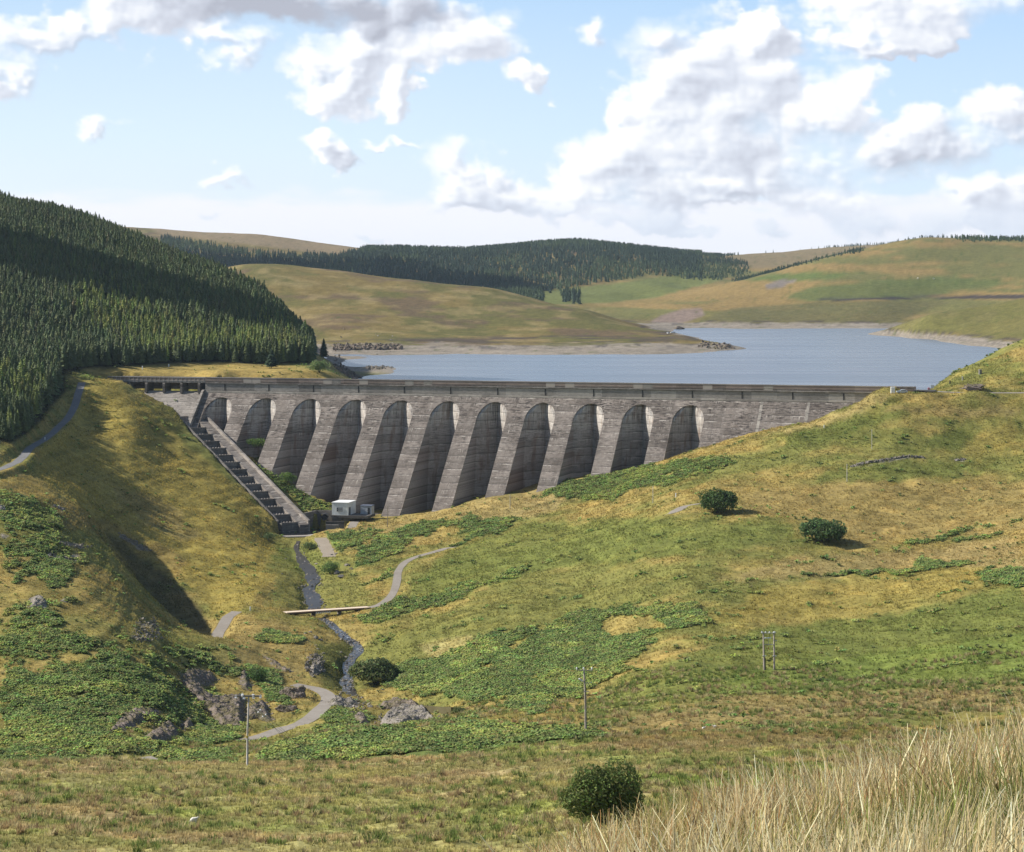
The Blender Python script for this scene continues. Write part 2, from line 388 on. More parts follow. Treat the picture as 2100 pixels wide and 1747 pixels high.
# ------------------------------------------------------------------ roads, paths and the stream: centre lines found on the ground, beds pressed into it
def resample(P, step):
    P = np.asarray(P, float)
    # Catmull-Rom through the points
    Q = []
    for k in range(len(P) - 1):
        p0 = P[max(k - 1, 0)]; p1 = P[k]; p2 = P[k + 1]; p3 = P[min(k + 2, len(P) - 1)]
        n = max(2, int(np.linalg.norm(p2 - p1) / step))
        for t in np.arange(n) / n:
            Q.append(.5 * (2 * p1 + (p2 - p0) * t + (2 * p0 - 5 * p1 + 4 * p2 - p3) * t * t + (3 * p1 - p0 - 3 * p2 + p3) * t ** 3))
    Q.append(P[-1]); return np.array(Q)
def smooth1(a, n):
    for _ in range(n):
        a = a.copy(); a[1:-1] = (a[:-2] + a[1:-1] * 2 + a[2:]) / 4
    return a
def line(px, y0=150, y1=9000, step=2.0, sm=12):
    P = np.array([place(u, v, y0, y1) for u, v in px])
    Q = resample(P[:, :2], step)
    z = gz_at(Q[:, 0], Q[:, 1])
    return np.column_stack([Q, smooth1(z, sm)])
def press(L, w, dz=0., feather=2.0):
    """bring the ground to the line's level over half-width w"""
    global ZZ
    x0, x1 = L[:, 0].min() - w - feather - 2, L[:, 0].max() + w + feather + 2; y0, y1 = L[:, 1].min() - w - feather - 2, L[:, 1].max() + w + feather + 2
    idx = np.nonzero((XX > x0) & (XX < x1) & (YY > y0) & (YY < y1))
    px = XX[idx]; py = YY[idx]; best = np.full(len(px), 1e9); bz = np.zeros(len(px))
    A = L[:-1]; B = L[1:]
    for a, b in zip(A, B):
        d = b - a; l2 = d[0] ** 2 + d[1] ** 2 + 1e-9
        t = np.clip(((px - a[0]) * d[0] + (py - a[1]) * d[1]) / l2, 0, 1)
        ds = np.hypot(px - a[0] - t * d[0], py - a[1] - t * d[1])
        m = ds < best
        best[m] = ds[m]; bz[m] = a[2] + t[m] * d[2]
    k = 1 - sstep(w, w + feather, best)
    ZZ[idx] = ZZ[idx] * (1 - k) + (bz + dz) * k
def strip(name, L, w, material, dz=.06, label=None, nx=4, wv=0.0, crown=0.0):
    d = np.gradient(L[:, :2], axis=0); d /= np.linalg.norm(d, axis=1)[:, None] + 1e-9
    nrm = np.column_stack([d[:, 1], -d[:, 0]])
    wl_ = w * (1 + wv * (vnoise(np.arange(len(L)) * .35, 0 * L[:, 0], 5) - .5) * 2) if np.isscalar(w) else np.interp(np.linspace(0, 1, len(L)), np.linspace(0, 1, len(w)), w) * (1 + wv * (vnoise(np.arange(len(L)) * .35, 0 * L[:, 0], 5) - .5) * 2)
    V = []
    for k in range(nx + 1):
        o = (k / nx * 2 - 1)
        p = L[:, :2] + nrm * (o * wl_)[:, None]
        V.append(np.column_stack([p, L[:, 2] + dz + crown * (1 - o * o)]))
    V = np.array(V); n = len(L)
    i = np.arange(n - 1)
    Fq = np.concatenate([np.column_stack([k * n + i, k * n + i + 1, (k + 1) * n + i + 1, (k + 1) * n + i]) for k in range(nx)])
    o = mk(name, V.reshape(-1, 3), [Fq[:, ::-1]], material)
    tag(o, label, None, None, 'structure'); return o

L_shade = line([(168, 784), (160, 810), (148, 842), (128, 868), (100, 893), (60, 920), (38, 944), (15, 958), (-30, 972), (-90, 985)], 560)
L_upper = line([(486, 1254), (468, 1266), (456, 1285), (446, 1302), (436, 1322)], 606, 700)
L_bend = line([(602, 1404), (630, 1411), (655, 1417), (672, 1427), (672, 1440), (650, 1462), (618, 1482), (580, 1497), (535, 1511), (500, 1519)], 440, 600)
L_low = line([(330, 1566), (270, 1560), (225, 1562), (165, 1564)], 345, 450)
L_track = line([(752, 1247), (775, 1241), (795, 1229), (808, 1212), (814, 1190), (817, 1172), (830, 1155), (855, 1142), (885, 1133), (915, 1126), (935, 1122)], 560, 900)
L_spur = line([(1455, 1030), (1425, 1034), (1405, 1037), (1390, 1046), (1372, 1054), (1358, 1058)], 560, 850)
L_shed = line([(772, 1053), (752, 1058), (735, 1066), (722, 1075), (708, 1084)], 780, 900, sm=4)
L_crest = np.array([[dam(t, -5.5, 0)[0], dam(t, -5.5, 0)[1], dam(t, 0, 1.7)[2]] for t in (299, 302)] + [[at(u, v, Y)[0], Y, -45.6] for u, v, Y in ((1905, 0, 863), (1950, 0, 861), (2000, 0, 861), (2060, 0, 861), (2150, 0, 862), (2300, 0, 866))])
L_crest = np.column_stack([resample(L_crest[:, :2], 2), np.interp(np.linspace(0, 1, len(resample(L_crest[:, :2], 2))), np.linspace(0, 1, len(L_crest)), L_crest[:, 2])])
L_west = np.array([[dam(t, -4.5, 0)[0], dam(t, -4.5, 0)[1], dam(t, 0, 1.3)[2]] for t in np.linspace(-42, -62, 6)])
L_ramp = line([(657, 1103), (664, 1116), (671, 1130), (676, 1142)], 760, 860, step=1)
L_stream1 = line([(612, 1106), (607, 1122), (614, 1136), (622, 1150), (634, 1165), (642, 1182), (640, 1196), (632, 1206), (640, 1220), (645, 1238), (640, 1252)], 640, 860, sm=30)
L_stream2 = line([(655, 1264), (672, 1272), (688, 1284), (702, 1298), (712, 1308), (728, 1316), (736, 1330), (728, 1342), (716, 1356), (711, 1370), (714, 1384), (708, 1396), (716, 1412), (726, 1424)], 500, 676, sm=30)
press(L_shade, 2.6, 0, 2.5); press(L_upper, 2.2, 0, 1.5); press(L_bend, 2.4, 0, 1.5); press(L_track, 2.2, 0, 1.5); press(L_spur, 2, 0, 1.5); press(L_shed, 2.2, 0, 1.2)
press(L_crest, 3.6, -.05, 3); L_park = np.array([[at(u, 0, 856)[0], 856, -45.55] for u in (1815, 1835, 1860, 1900)]); press(L_park, 4.5, 0, 2.5)
_bp = np.array([at(561, 1103, 845)[:2], at(664, 1098, 846)[:2], at(700, 1080, 858)[:2], at(716, 1058, 867)[:2], at(681, 1057, 867)[:2], at(681, 1046, 874)[:2], at(650, 1046, 876)[:2], at(626, 1052, 868)[:2], chute(86, 8)[:2]])
_sel = np.nonzero((YY > 835) & (YY < 885) & (UU > 540) & (UU < 740))
_k = np.zeros(len(_sel[0]), bool); _px = XX[_sel]; _py = YY[_sel]
for _a, _b in zip(_bp, np.roll(_bp, -1, 0)):
    if _a[1] != _b[1]: _k ^= ((_a[1] > _py) != (_b[1] > _py)) & (_px < (_b[0] - _a[0]) * (_py - _a[1]) / (_b[1] - _a[1]) + _a[0])
ZZ[_sel] = np.where(_k, np.minimum(ZZ[_sel], -99.2), ZZ[_sel])
press(L_low, 2.0, 0, 1.5); press(L_ramp, 2.6, 0, .8)
press(L_stream1, 1.9, -.75, 3.2); press(L_stream2, 1.0, -.6, 2.2)
L_weir = line([(848, 1452), (880, 1457), (915, 1463), (930, 1466)], 480, 620, step=1.5, sm=20)

# re-derive the picture position of every ground vertex (used to lay out what grows where)
VG = VH - F * ZZ / YY
# ------------------------------------------------------------------ what grows where: outlines surveyed on the photo, laid on the ground between two distances
def z7(p): return [(x * .3688 + 645.3, y * .3688 + 1032.5) for x, y in p]
def z6(p): return [(x * .338, y * .338 + 1161.6) for x, y in p]
def z8(p): return [(x * .3854 + 1290.7, y * .3854 + 1097.1) for x, y in p]
def z3(p): return [(x * .3546 + 1355.2, y * .3546 + 419.4) for x, y in p]
def z4(p): return [(x * .3073 + 322.7, y * .3073 + 709.9) for x, y in p]
def zr(p): return [(x * .2317 + 1613.3, y * .2317 + 742.1) for x, y in p]
def zl(p): return [(x * .1847, y * .1847 + 871.2) for x, y in p]
def zb(p): return [(x * .1598 + 503.4, y * .1598 + 1006.7) for x, y in p]
def z2(p): return [(x * .338 + 645.3, y * .338 + 419.4) for x, y in p]
def z1(p): return [(x * .338, y * .338 + 354.9) for x, y in p]
def blob(u, v, a, b, n=14): return [(u + a * math.cos(2 * math.pi * k / n), v + b * math.sin(2 * math.pi * k / n)) for k in range(n)]
# ragged outlines: the ground's own noise shifts the survey position a little
_wn = np.interp(YY, [200, 400, 1000, 2500], [2.2, 3.0, 6.0, 30.0])
DU = (fbm(XX / _wn, YY / _wn, 71, 4) - .5); DV = (fbm(XX / _wn, YY / _wn, 83, 4) - .5)
def inside(poly, y0, y1, feather=3.0, warp=34.0, wv=.45):
    P = np.array(poly, float); m = warp + feather + 4
    sel = np.nonzero((YY > y0) & (YY < y1) & (UU > P[:, 0].min() - m) & (UU < P[:, 0].max() + m) & (VG > P[:, 1].min() - m) & (VG < P[:, 1].max() + m))
    out = np.zeros(XX.shape, np.float32)
    u = UU[sel] + DU[sel] * warp; v = VG[sel] + DV[sel] * warp * wv
    ins = np.zeros(len(u), bool); dmin = np.full(len(u), 1e9)
    n = len(P)
    for k in range(n):
        a = P[k]; b = P[(k + 1) % n]
        if a[1] != b[1]:
            c = ((a[1] > v) != (b[1] > v)) & (u < (b[0] - a[0]) * (v - a[1]) / (b[1] - a[1]) + a[0])
            ins ^= c
        d = b - a; t = np.clip(((u - a[0]) * d[0] + (v - a[1]) * d[1]) / (d @ d + 1e-9), 0, 1)
        dmin = np.minimum(dmin, np.hypot(u - a[0] - t * d[0], v - a[1] - t * d[1]))
    sd = np.where(ins, dmin, -dmin)
    out[sel] = sstep(-feather, feather, sd)
    return out
GOLD = np.array((.238, .180, .058)); STRAW = np.array((.32, .265, .115)); BROWN = np.array((.165, .125, .052)); GREEN = np.array((.118, .134, .033))
LUSH = np.array((.095, .125, .026)); OLIVE = np.array((.145, .146, .040)); BRACK = np.array((.085, .118, .030)); DARK = np.array((.03, .035, .015)); RUST = np.array((.19, .105, .045))
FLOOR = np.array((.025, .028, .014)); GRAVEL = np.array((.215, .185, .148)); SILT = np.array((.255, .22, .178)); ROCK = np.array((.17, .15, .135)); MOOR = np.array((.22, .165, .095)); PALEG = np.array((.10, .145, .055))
n1 = fbm(XX / 38, YY / 38, 5, 4); n2 = fbm(XX / 9, YY / 9, 9, 4); n3 = fbm(XX / 2.6, YY / 2.6, 21, 3); n4 = fbm(XX / 160, YY / 160, 31, 4); n5 = fbm(XX / 16, ZZ / 1.6, 55, 3)
def L3(a, b, k): return a + (b - a) * np.asarray(k)[..., None]
COL = L3(np.broadcast_to(OLIVE, XX.shape + (3,)), GOLD, sstep(.35, .68, n1 * .55 + n2 * .45))
def paint(poly, c, y0, y1, k=1., feather=8., warp=54., wv=.5):
    global COL
    COL = L3(COL, c, inside(poly, y0, y1, feather, warp, wv) * k)
# field nearest the camera
field = (YY < 335)
fc = L3(np.broadcast_to(np.array((.235, .215, .078)), COL.shape), np.array((.155, .185, .045)), sstep(.40, .60, n1 * .4 + n2 * .6))
fc = L3(fc, np.array((.27, .205, .10)), sstep(.50, .66, fbm(XX / 22, YY / 11, 91, 4)) * .9)
fc = fc * (.72 + .56 * sstep(.3, .7, fbm(XX / 1.7, YY / 1.7, 92, 3)))[..., None]
COL = L3(COL, fc, sstep(345, 325, YY))
edge = np.interp(VG, [1545, 1562, 1600, 1640, 1690, 1747], [0, .85, .6, .15, .25, .75]) * .75 * (UU < 1250)
COL = L3(COL, np.array((.26, .20, .10)), edge * field * sstep(.3, .55, n2 * .6 + n1 * .4))
COL = L3(COL, STRAW * .8, sstep(60, 20, YY))
NE = 150
# right hillside
paint([(860, 1170), (950, 1120), (1100, 1072), (1400, 1062), (1620, 1072), (1640, 1105), (1400, 1140), (1150, 1165), (1000, 1200), (860, 1245), (800, 1245)], GREEN, 430, 900, .85)
paint([(760, 1330), (900, 1260), (1080, 1180), (1300, 1160), (1500, 1165), (1430, 1215), (1180, 1260), (1000, 1320), (850, 1390), (770, 1380)], OLIVE * .95, 430, 900, .8)
paint([(1180, 1455), (1310, 1380), (1450, 1328), (1560, 1290), (1700, 1275), (1900, 1248), (2100, 1195), (2130, 1400), (1750, 1420), (1400, 1440), (1220, 1475)], GREEN, 330, 700, .9)
paint([(1440, 1395), (1700, 1350), (2100, 1300), (2120, 1380), (1700, 1405), (1500, 1420)], LUSH * 1.25, 330, 700, .55, 10, 70)
paint([(1260, 1475), (1500, 1430), (2130, 1400), (2130, 1450), (1700, 1475), (1300, 1500)], BROWN * 1.35, 300, 500, .75, 8, 60)
paint([(1210, 1510), (1500, 1478), (1800, 1490), (1700, 1530), (1400, 1545), (1220, 1540)], BROWN * 1.2, 250, 400, .7, 8, 60)
paint([(1440, 1272), (1560, 1212), (1700, 1190), (2000, 1160), (2080, 1200), (1900, 1235), (1780, 1262), (1680, 1277), (1560, 1268)], np.array((.24, .19, .052)), 400, 800, .8, 12, 60)
paint([(1480, 1190), (1650, 1140), (1900, 1125), (2100, 1100), (2100, 1165), (1900, 1165), (1650, 1185)], BROWN * 1.5, 430, 800, .7, 8, 60)
paint([(1520, 1010), (1800, 985), (2120, 990), (2120, 1095), (1900, 1100), (1740, 1110), (1650, 1070), (1520, 1040)], np.array((.225, .17, .06)), 480, 860, .9, 8, 60)
paint(zr([(0, 690), (300, 540), (700, 470), (1050, 450), (1080, 500), (700, 590), (420, 700), (200, 760), (0, 800)]), GREEN * .85, 650, 900, .9)
paint(zr([(1050, 780), (1250, 740), (1350, 640), (1600, 560), (1680, 600), (1500, 760), (1100, 800)]), GREEN * .85, 650, 900, .9)
paint(zr([(1550, 800), (1650, 600), (2100, 470), (2150, 800), (1800, 820)]), np.array((.225, .18, .05)), 650, 900, .7, 14, 80)
paint(zr([(200, 1080), (300, 1000), (600, 930), (900, 860), (1500, 880), (1900, 950), (1600, 990), (1000, 1030), (500, 1060)]), GREEN * .9, 600, 860, .85)
paint(zr([(880, 430), (1100, 410), (1500, 420), (2100, 400), (2100, 470), (1500, 470), (1000, 450)]), BROWN * 1.2, 780, 900, .7)
paint(zr([(-200, 640), (600, 400), (760, 300), (900, 300), (820, 400), (300, 560), (0, 640)]), np.array((.28, .215, .085)), 700, 900, .8)
paint([(930, 1045), (1100, 990), (1300, 965), (1100, 1060), (960, 1075)], np.array((.25, .19, .08)), 700, 900, .8)
paint([(650, 1100), (700, 1070), (800, 1065), (950, 1030), (1080, 1000), (1080, 1040), (900, 1070), (700, 1110), (660, 1150)], np.array((.26, .2, .075)), 700, 900, .8)
paint([(870, 1320), (960, 1300), (980, 1320), (900, 1350)], STRAW, 430, 800, .6, 8)
# valley floor
paint([(500, 1110), (640, 1095), (720, 1160), (790, 1240), (700, 1260), (560, 1250), (560, 1180)], OLIVE, 560, 870, .75)
paint([(560, 1120), (640, 1110), (690, 1160), (640, 1180), (560, 1150)], GREEN, 640, 870, .6, 8)
paint([(640, 1340), (720, 1300), (740, 1420), (690, 1420), (650, 1390)], OLIVE * .7, 500, 700, .9)
# left: the spur by the chute and the near hillside
paint([(170, 785), (240, 780), (545, 1060), (560, 1180), (470, 1290), (380, 1200), (200, 1080), (60, 965), (140, 860)], np.array((.245, .195, .05)), 600, 960, .9)
paint(zl([(1250, 700), (1800, 800), (2300, 1250), (2000, 1300), (1500, 1000)]), BROWN * 1.3, 600, 900, .5, 8, 60)
paint(zl([(350, 900), (700, 850), (1100, 1050), (2100, 1500), (2000, 1740), (1250, 1250), (600, 1050)]), np.array((.2, .145, .05)), 560, 760, .7, 8, 60)
paint([(380, 1260), (560, 1270), (650, 1300), (620, 1400), (500, 1400), (440, 1340)], np.array((.225, .17, .06)), 480, 680, .85)
paint([(0, 1240), (300, 1270), (470, 1310), (480, 1390), (200, 1330), (0, 1330)], OLIVE, 430, 620, .5, 10)
paint([(205, 1092), (250, 1108), (340, 1180), (410, 1250), (430, 1292), (380, 1290), (300, 1220)], np.array((.075, .062, .03)), 640, 740, .8, 6, 30)  # gully side: dark rock tone, painted darker still to deepen its shade
# the verge above the crest
paint([(165, 750), (420, 735), (560, 745), (720, 770), (740, 785), (200, 785)], np.array((.26, .19, .06)), 955, 1120, .9)
# forest floor
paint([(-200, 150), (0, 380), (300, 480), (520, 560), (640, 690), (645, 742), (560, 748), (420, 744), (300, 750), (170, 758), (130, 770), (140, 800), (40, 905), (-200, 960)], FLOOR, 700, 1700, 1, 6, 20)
# across the water
ht = sstep(1350, 1500, YY)
far = L3(np.broadcast_to(np.array((.165, .125, .045)), COL.shape), np.array((.115, .105, .035)), sstep(.42, .6, fbm(XX / 60, YY / 90, 13, 4)))
far = L3(far, np.array((.115, .08, .05)), sstep(.52, .66, fbm(XX / 45 + 9, YY / 60, 14, 4)) * .8)
far = L3(far, np.array((.26, .2, .09)), sstep(.52, .72, fbm(XX / 22, YY / 30, 15, 4)) * .6)
COL = L3(COL, far, ht)
rh = sstep(2250, 2450, YY) * sstep(1180, 1300, UU)
rc = L3(np.broadcast_to(np.array((.22, .155, .06)), COL.shape), np.array((.13, .125, .045)), sstep(.44, .6, fbm(XX / 120 + YY / 400, ZZ / 9, 16, 4)))
COL = L3(COL, rc, rh)
paint(z3([(720, 530), (900, 470), (1300, 430), (1700, 415), (2000, 440), (1900, 480), (1500, 530), (1330, 540), (900, 560), (750, 545)]), np.array((.092, .112, .036)), 2200, 3400, .9, 3, 14)  # dark green slope, partly a cloud's shade put into the colour
paint(z3([(150, 700), (400, 600), (900, 560), (1400, 560), (1700, 560), (1300, 700), (600, 700)]), np.array((.115, .105, .045)), 2150, 3000, .8, 3, 14)
paint(z3([(700, 400), (900, 385), (1200, 400), (950, 430), (500, 440), (600, 410)]), np.array((.09, .125, .035)), 2200, 3600, .8, 3, 14)
paint(z3([(0, 640), (130, 600), (230, 600), (250, 640), (100, 690), (0, 705), (-60, 680)]), np.array((.2, .15, .125)), 2100, 3000, .95, 3, 10)
paint(z3([(600, 465), (700, 435), (790, 440), (700, 480), (620, 490)]), np.array((.16, .14, .13)), 2200, 3000, .9, 2, 6)
paint(z3([(1250, 740), (1420, 650), (1650, 590), (2100, 545), (2200, 760), (1900, 790), (1700, 740)]), np.array((.125, .12, .038)), 1500, 2120, .75, 3, 14)
paint(z3([(900, 548), (1500, 530), (2100, 520), (2200, 545), (1600, 545), (1000, 556)]), np.array((.04, .035, .04)), 2200, 3200, .9, 1.5, 3)
paint([(1105, 625), (1110, 596), (1200, 588), (1330, 572), (1420, 556), (1490, 570), (1340, 612), (1220, 622)], np.array((.125, .138, .044)), 2450, 3700, 1, 2, 8)
paint([(250, 440), (290, 465), (520, 478), (720, 503), (790, 516), (880, 528), (700, 524), (520, 502), (330, 480)], MOOR, 3200, 6000, 1, 3, 10)
paint([(1465, 527), (1560, 515), (1700, 505), (1850, 492), (1850, 510), (1700, 530), (1560, 552), (1500, 545)], np.array((.19, .145, .08)), 3300, 6000, .9, 3, 10)
# drawn-down shores
sh = np.maximum(sstep(4.6, 3.2, ZZ - WZ + 2.5 * (fbm(XX / 14, YY / 14, 61, 3) - .5)), 0) * sstep(1190, 1230, YY) * (YY < 2400)
sc = L3(np.broadcast_to(GRAVEL, COL.shape), SILT, sstep(.4, .62, fbm(XX / 30, ZZ / .5, 62, 3)))
sc = L3(sc, ROCK * .7, sstep(.56, .68, fbm(XX / 9, ZZ / .7, 63, 3)) * sstep(1.0, 3.0, ZZ - WZ))
COL = L3(COL, sc, sh)
bank = sstep(4.2, 4.9, ZZ - WZ) * sstep(6.2, 5.2, ZZ - WZ) * sstep(1450, 1500, YY) * (YY < 2350) * sstep(.42, .58, fbm(XX / 26, YY / 26, 64, 3))
COL = L3(COL, np.array((.07, .055, .045)), bank * .85)
COL = L3(COL, np.array((.10, .09, .085)), sstep(1060, 1100, YY) * sstep(1220, 1160, YY) * sstep(640, 690, UU) * sstep(760, 740, UU) * sstep(-45, -48.5, ZZ))
# bracken
Bm = np.zeros(XX.shape, np.float32)
def brk(poly, y0, y1, k=1., feather=3., warp=52.):
    global Bm
    Bm = np.maximum(Bm, inside(poly, y0, y1, feather + 2.5, warp * 1.35 + 8, .6) * k)
brk([(1090, 1025), (1160, 985), (1300, 960), (1420, 943), (1490, 935), (1503, 945), (1480, 965), (1400, 985), (1330, 1000), (1240, 1025), (1180, 1020)], 600, 900, 1, 3, 26)
brk(z7([(60, 170), (200, 150), (360, 155), (130, 270), (100, 230)]), 650, 900, 1, 3, 20)
brk(z7([(200, 300), (350, 180), (560, 105), (820, 95), (960, 75), (1160, 90), (1000, 170), (760, 240), (740, 235), (900, 180), (800, 120), (560, 190), (380, 310), (220, 370)]), 600, 900, 1, 3, 24)
brk(z7([(220, 640), (480, 530), (700, 490), (1000, 410), (1190, 345), (1140, 390), (900, 470), (700, 560), (480, 640), (260, 690)]), 520, 850, 1, 3, 24)
brk(z7([(250, 455), (350, 410), (440, 360), (440, 400), (330, 455)]), 600, 850, .9, 3, 16)
big = z7([(380, 1020), (440, 900), (560, 860), (700, 850), (840, 780), (960, 750), (1200, 680), (1260, 690), (1330, 670), (1450, 620), (1600, 590), (1750, 565), (2100, 580), (2170, 620), (2150, 690), (1950, 690), (1900, 720), (1750, 760), (1880, 780), (1800, 830), (1700, 880), (1770, 930), (1640, 960), (1480, 1050), (1300, 1120), (1220, 1150), (1000, 1100), (800, 1080), (700, 1050), (560, 1060)])
brk(big, 400, 720, 1, 3, 40)
hole = inside(z7([(1570, 670), (1650, 620), (1900, 630), (1960, 690), (1880, 710), (1640, 750), (1600, 700)]), 400, 720, 3, 26)
h2 = inside(z7([(1060, 800), (1300, 680), (1290, 700), (1100, 830)]), 400, 720, 3, 20) * .9
h3 = inside(z7([(900, 900), (1000, 890), (1010, 920), (910, 925)]), 400, 720, 3, 20)
brk([(535, 1560), (552, 1532), (590, 1520), (650, 1510), (720, 1500), (830, 1492), (950, 1482), (1070, 1490), (1180, 1500), (1235, 1512), (1200, 1525), (1120, 1545), (1010, 1552), (860, 1557), (680, 1560)], 330, 425, 1, 3, 34)
brk([(380, 1558), (430, 1535), (475, 1530), (470, 1558)], 335, 430, 1)
brk([(300, 1562), (340, 1537), (420, 1534), (470, 1540), (468, 1562)], 335, 430, .95)
left = z6([(0, 700), (0, 1215), (500, 1190), (800, 1160), (900, 1090), (850, 1040), (640, 1000), (740, 900), (1000, 850), (1230, 950), (1330, 1000), (1250, 880), (1090, 680), (1000, 560), (800, 540), (600, 560), (300, 620), (0, 600)])
brk(left, 390, 560, .82, 4, 60)
brk(z6([(1250, 960), (1500, 980), (1500, 1030), (1100, 1090), (900, 1130), (860, 1080), (1080, 1060)]), 390, 560, .9, 4, 40)
brk(z6([(0, 230), (250, 250), (400, 300), (450, 400), (800, 450), (820, 520), (500, 560), (200, 520), (0, 480)]), 430, 640, .55, 6, 70)
brk(z6([(0, 480), (820, 470), (1200, 500), (1480, 560), (1480, 640), (1080, 660), (600, 570), (0, 620)]), 400, 600, .42, 8, 90)
brk(z6([(1490, 590), (1700, 640), (1760, 800), (1740, 860), (1600, 800), (1540, 700)]), 430, 640, 1, 3, 30)
brk(zl([(0, 720), (100, 780), (400, 830), (740, 1000), (760, 1110), (420, 1200), (0, 1150)]), 480, 700, .95, 4, 50)
brk(zl([(0, 1280), (250, 1250), (600, 1330), (900, 1500), (850, 1747), (0, 1747)]), 480, 700, .6, 8, 90)
brk(blob(575, 1309, 50, 13), 480, 690, 1, 3, 16)
brk(z8([(920, 200), (1300, 200), (1500, 180), (1560, 130), (1660, 140), (1830, 150), (1640, 185), (1300, 215), (930, 212)]), 400, 900, 1, 2, 16)
brk(z8([(1840, 210), (1900, 180), (2110, 165), (2110, 270), (1950, 280)]), 400, 900, 1, 3, 30)
brk(zr([(940, 1640), (1300, 1560), (1500, 1490), (1750, 1430), (1830, 1450), (1500, 1530), (1200, 1610)]), 450, 900, 1, 2, 16)
brk(zr([(1400, 1600), (1700, 1550), (1880, 1510), (1900, 1530), (1600, 1600)]), 450, 900, 1, 2, 20)
brk(zr([(1890, 1440), (2120, 1400), (2120, 1425)]), 450, 900, 1, 2, 14)
brk(z3([(1450, 1050), (1600, 1000), (1700, 945), (1960, 790), (2100, 690), (2100, 720), (1960, 815), (1880, 860), (1680, 985), (1600, 1015), (1560, 1040)]), 860, 1060, 1, 2, 16)
brk(z4([(290, 440), (480, 500), (490, 560), (700, 700), (800, 840), (950, 940), (1040, 1010), (1150, 1060), (1160, 1090), (990, 1105), (800, 930), (550, 670), (400, 560)]), 860, 960, .85, 3, 20)
brk(blob(250, 1430, 200, 60), 390, 520, .5, 10, 90)
brk([(650, 1475), (690, 1455), (760, 1460), (770, 1490), (640, 1500)], 440, 560, .75, 4, 40)
Bm = Bm * (1 - hole) * (1 - h2) * (1 - h3)
_bz = np.clip((n2 * .5 + n3 * .5 - .27) / .46, 0, 1)
Bm = sstep(-.20, .22, Bm * 1.0 - _bz + .02 - .25 * (fbm(XX / 1.4, YY / 1.4, 67, 2) - .5))
paint(z7([(1570, 670), (1650, 620), (1900, 630), (1960, 690), (1880, 710), (1640, 750), (1600, 700)]), np.array((.225, .178, .058)), 400, 720, .7, 8, 40)
Bm0 = Bm.copy()
COL = L3(COL, BRACK, Bm * .85)
# rock showing through
Rm = np.zeros(XX.shape, np.float32)
for poly, y0, y1 in ((zl([(590, 890), (640, 900), (720, 950), (690, 960)]), 560, 720), (zl([(1300, 1210), (1480, 1290), (1660, 1400), (1560, 1380), (1330, 1250)]), 640, 760), (zl([(600, 1280), (850, 1330), (1020, 1360), (850, 1370), (650, 1310)]), 560, 680),
                     (zl([(480, 1450), (650, 1440), (640, 1500)]), 540, 680), (zl([(750, 1480), (850, 1440), (880, 1520), (760, 1530)]), 540, 680), (zl([(0, 1200), (100, 1230), (20, 1260)]), 540, 680),
                     (zr([(600, 920), (870, 865), (1050, 835), (1210, 845), (1060, 850), (880, 880), (650, 925)]), 650, 860), (zr([(1480, 870), (1580, 860), (1570, 880)]), 650, 860), (z6([(300, 250), (150, 230), (230, 190), (300, 220)]), 480, 640), (z6([(1600, 540), (1780, 640), (1700, 620), (1620, 570)]), 480, 640)):
    Rm = np.maximum(Rm, inside(poly, y0, y1, 2, 18))
Rm *= sstep(.40, .58, fbm(XX / 1.6, YY / 1.6, 66, 3))
COL = L3(COL, ROCK * 1.5, Rm * .9)
# fine variation everywhere
COL = COL * (.84 + .32 * n2[..., None]) * (.86 + .28 * n3[..., None])
yell = sstep(.55, .75, fbm(XX / 5, YY / 5, 77, 3)) * (1 - Bm) * (YY < 1000)
COL = L3(COL, COL * np.array((1.35, 1.22, 1.1)), yell * .45)
drk = sstep(.56, .72, fbm(XX / 3.2, ZZ / .8 + YY / 30, 78, 3)) * (1 - Bm) * (YY < 1000) * (YY > 330)
COL = L3(COL, COL * np.array((.62, .64, .6)), drk * .6)
COL = COL * np.where(YY < 1350, 1.16, 1.0)[..., None]
COL = np.clip(COL, .004, .8)

ground_mat = mat('ground_cover', (.2, .17, .06), .95, .05)
_t = NT(ground_mat)
_a = _t.add('ShaderNodeAttribute', attribute_name='Col')
_p = _t.pos()
_f1 = _t.noise(_t.scale(_p, 1, 1, 2.5), .9, 5, .65)
_f2 = _t.noise(_t.scale(_p, 1, 1, 3), .16, 5, .62)
_k = _t.math('MULTIPLY', _t.rng(_f1, .3, .72, .62, 1.36), _t.rng(_f2, .3, .7, .78, 1.22))
_c = _t.mix(1.0, _a.outputs['Color'], _k, 'MULTIPLY')
_t.l.new(_c, _t.p.inputs['Base Color'])
_t.bump(_f1, .55, .5)
ny, nx_ = XX.shape
_i = (np.arange(ny - 1)[:, None] * nx_ + np.arange(nx_ - 1)[None]).ravel()
Fq = np.column_stack([_i, _i + 1, _i + nx_ + 1, _i + nx_])
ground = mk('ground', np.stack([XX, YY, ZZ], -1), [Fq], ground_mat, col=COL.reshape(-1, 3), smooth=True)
tag(ground, 'rolling moorland hillside of golden grass, bracken and rock round the dam', None, None, 'structure')
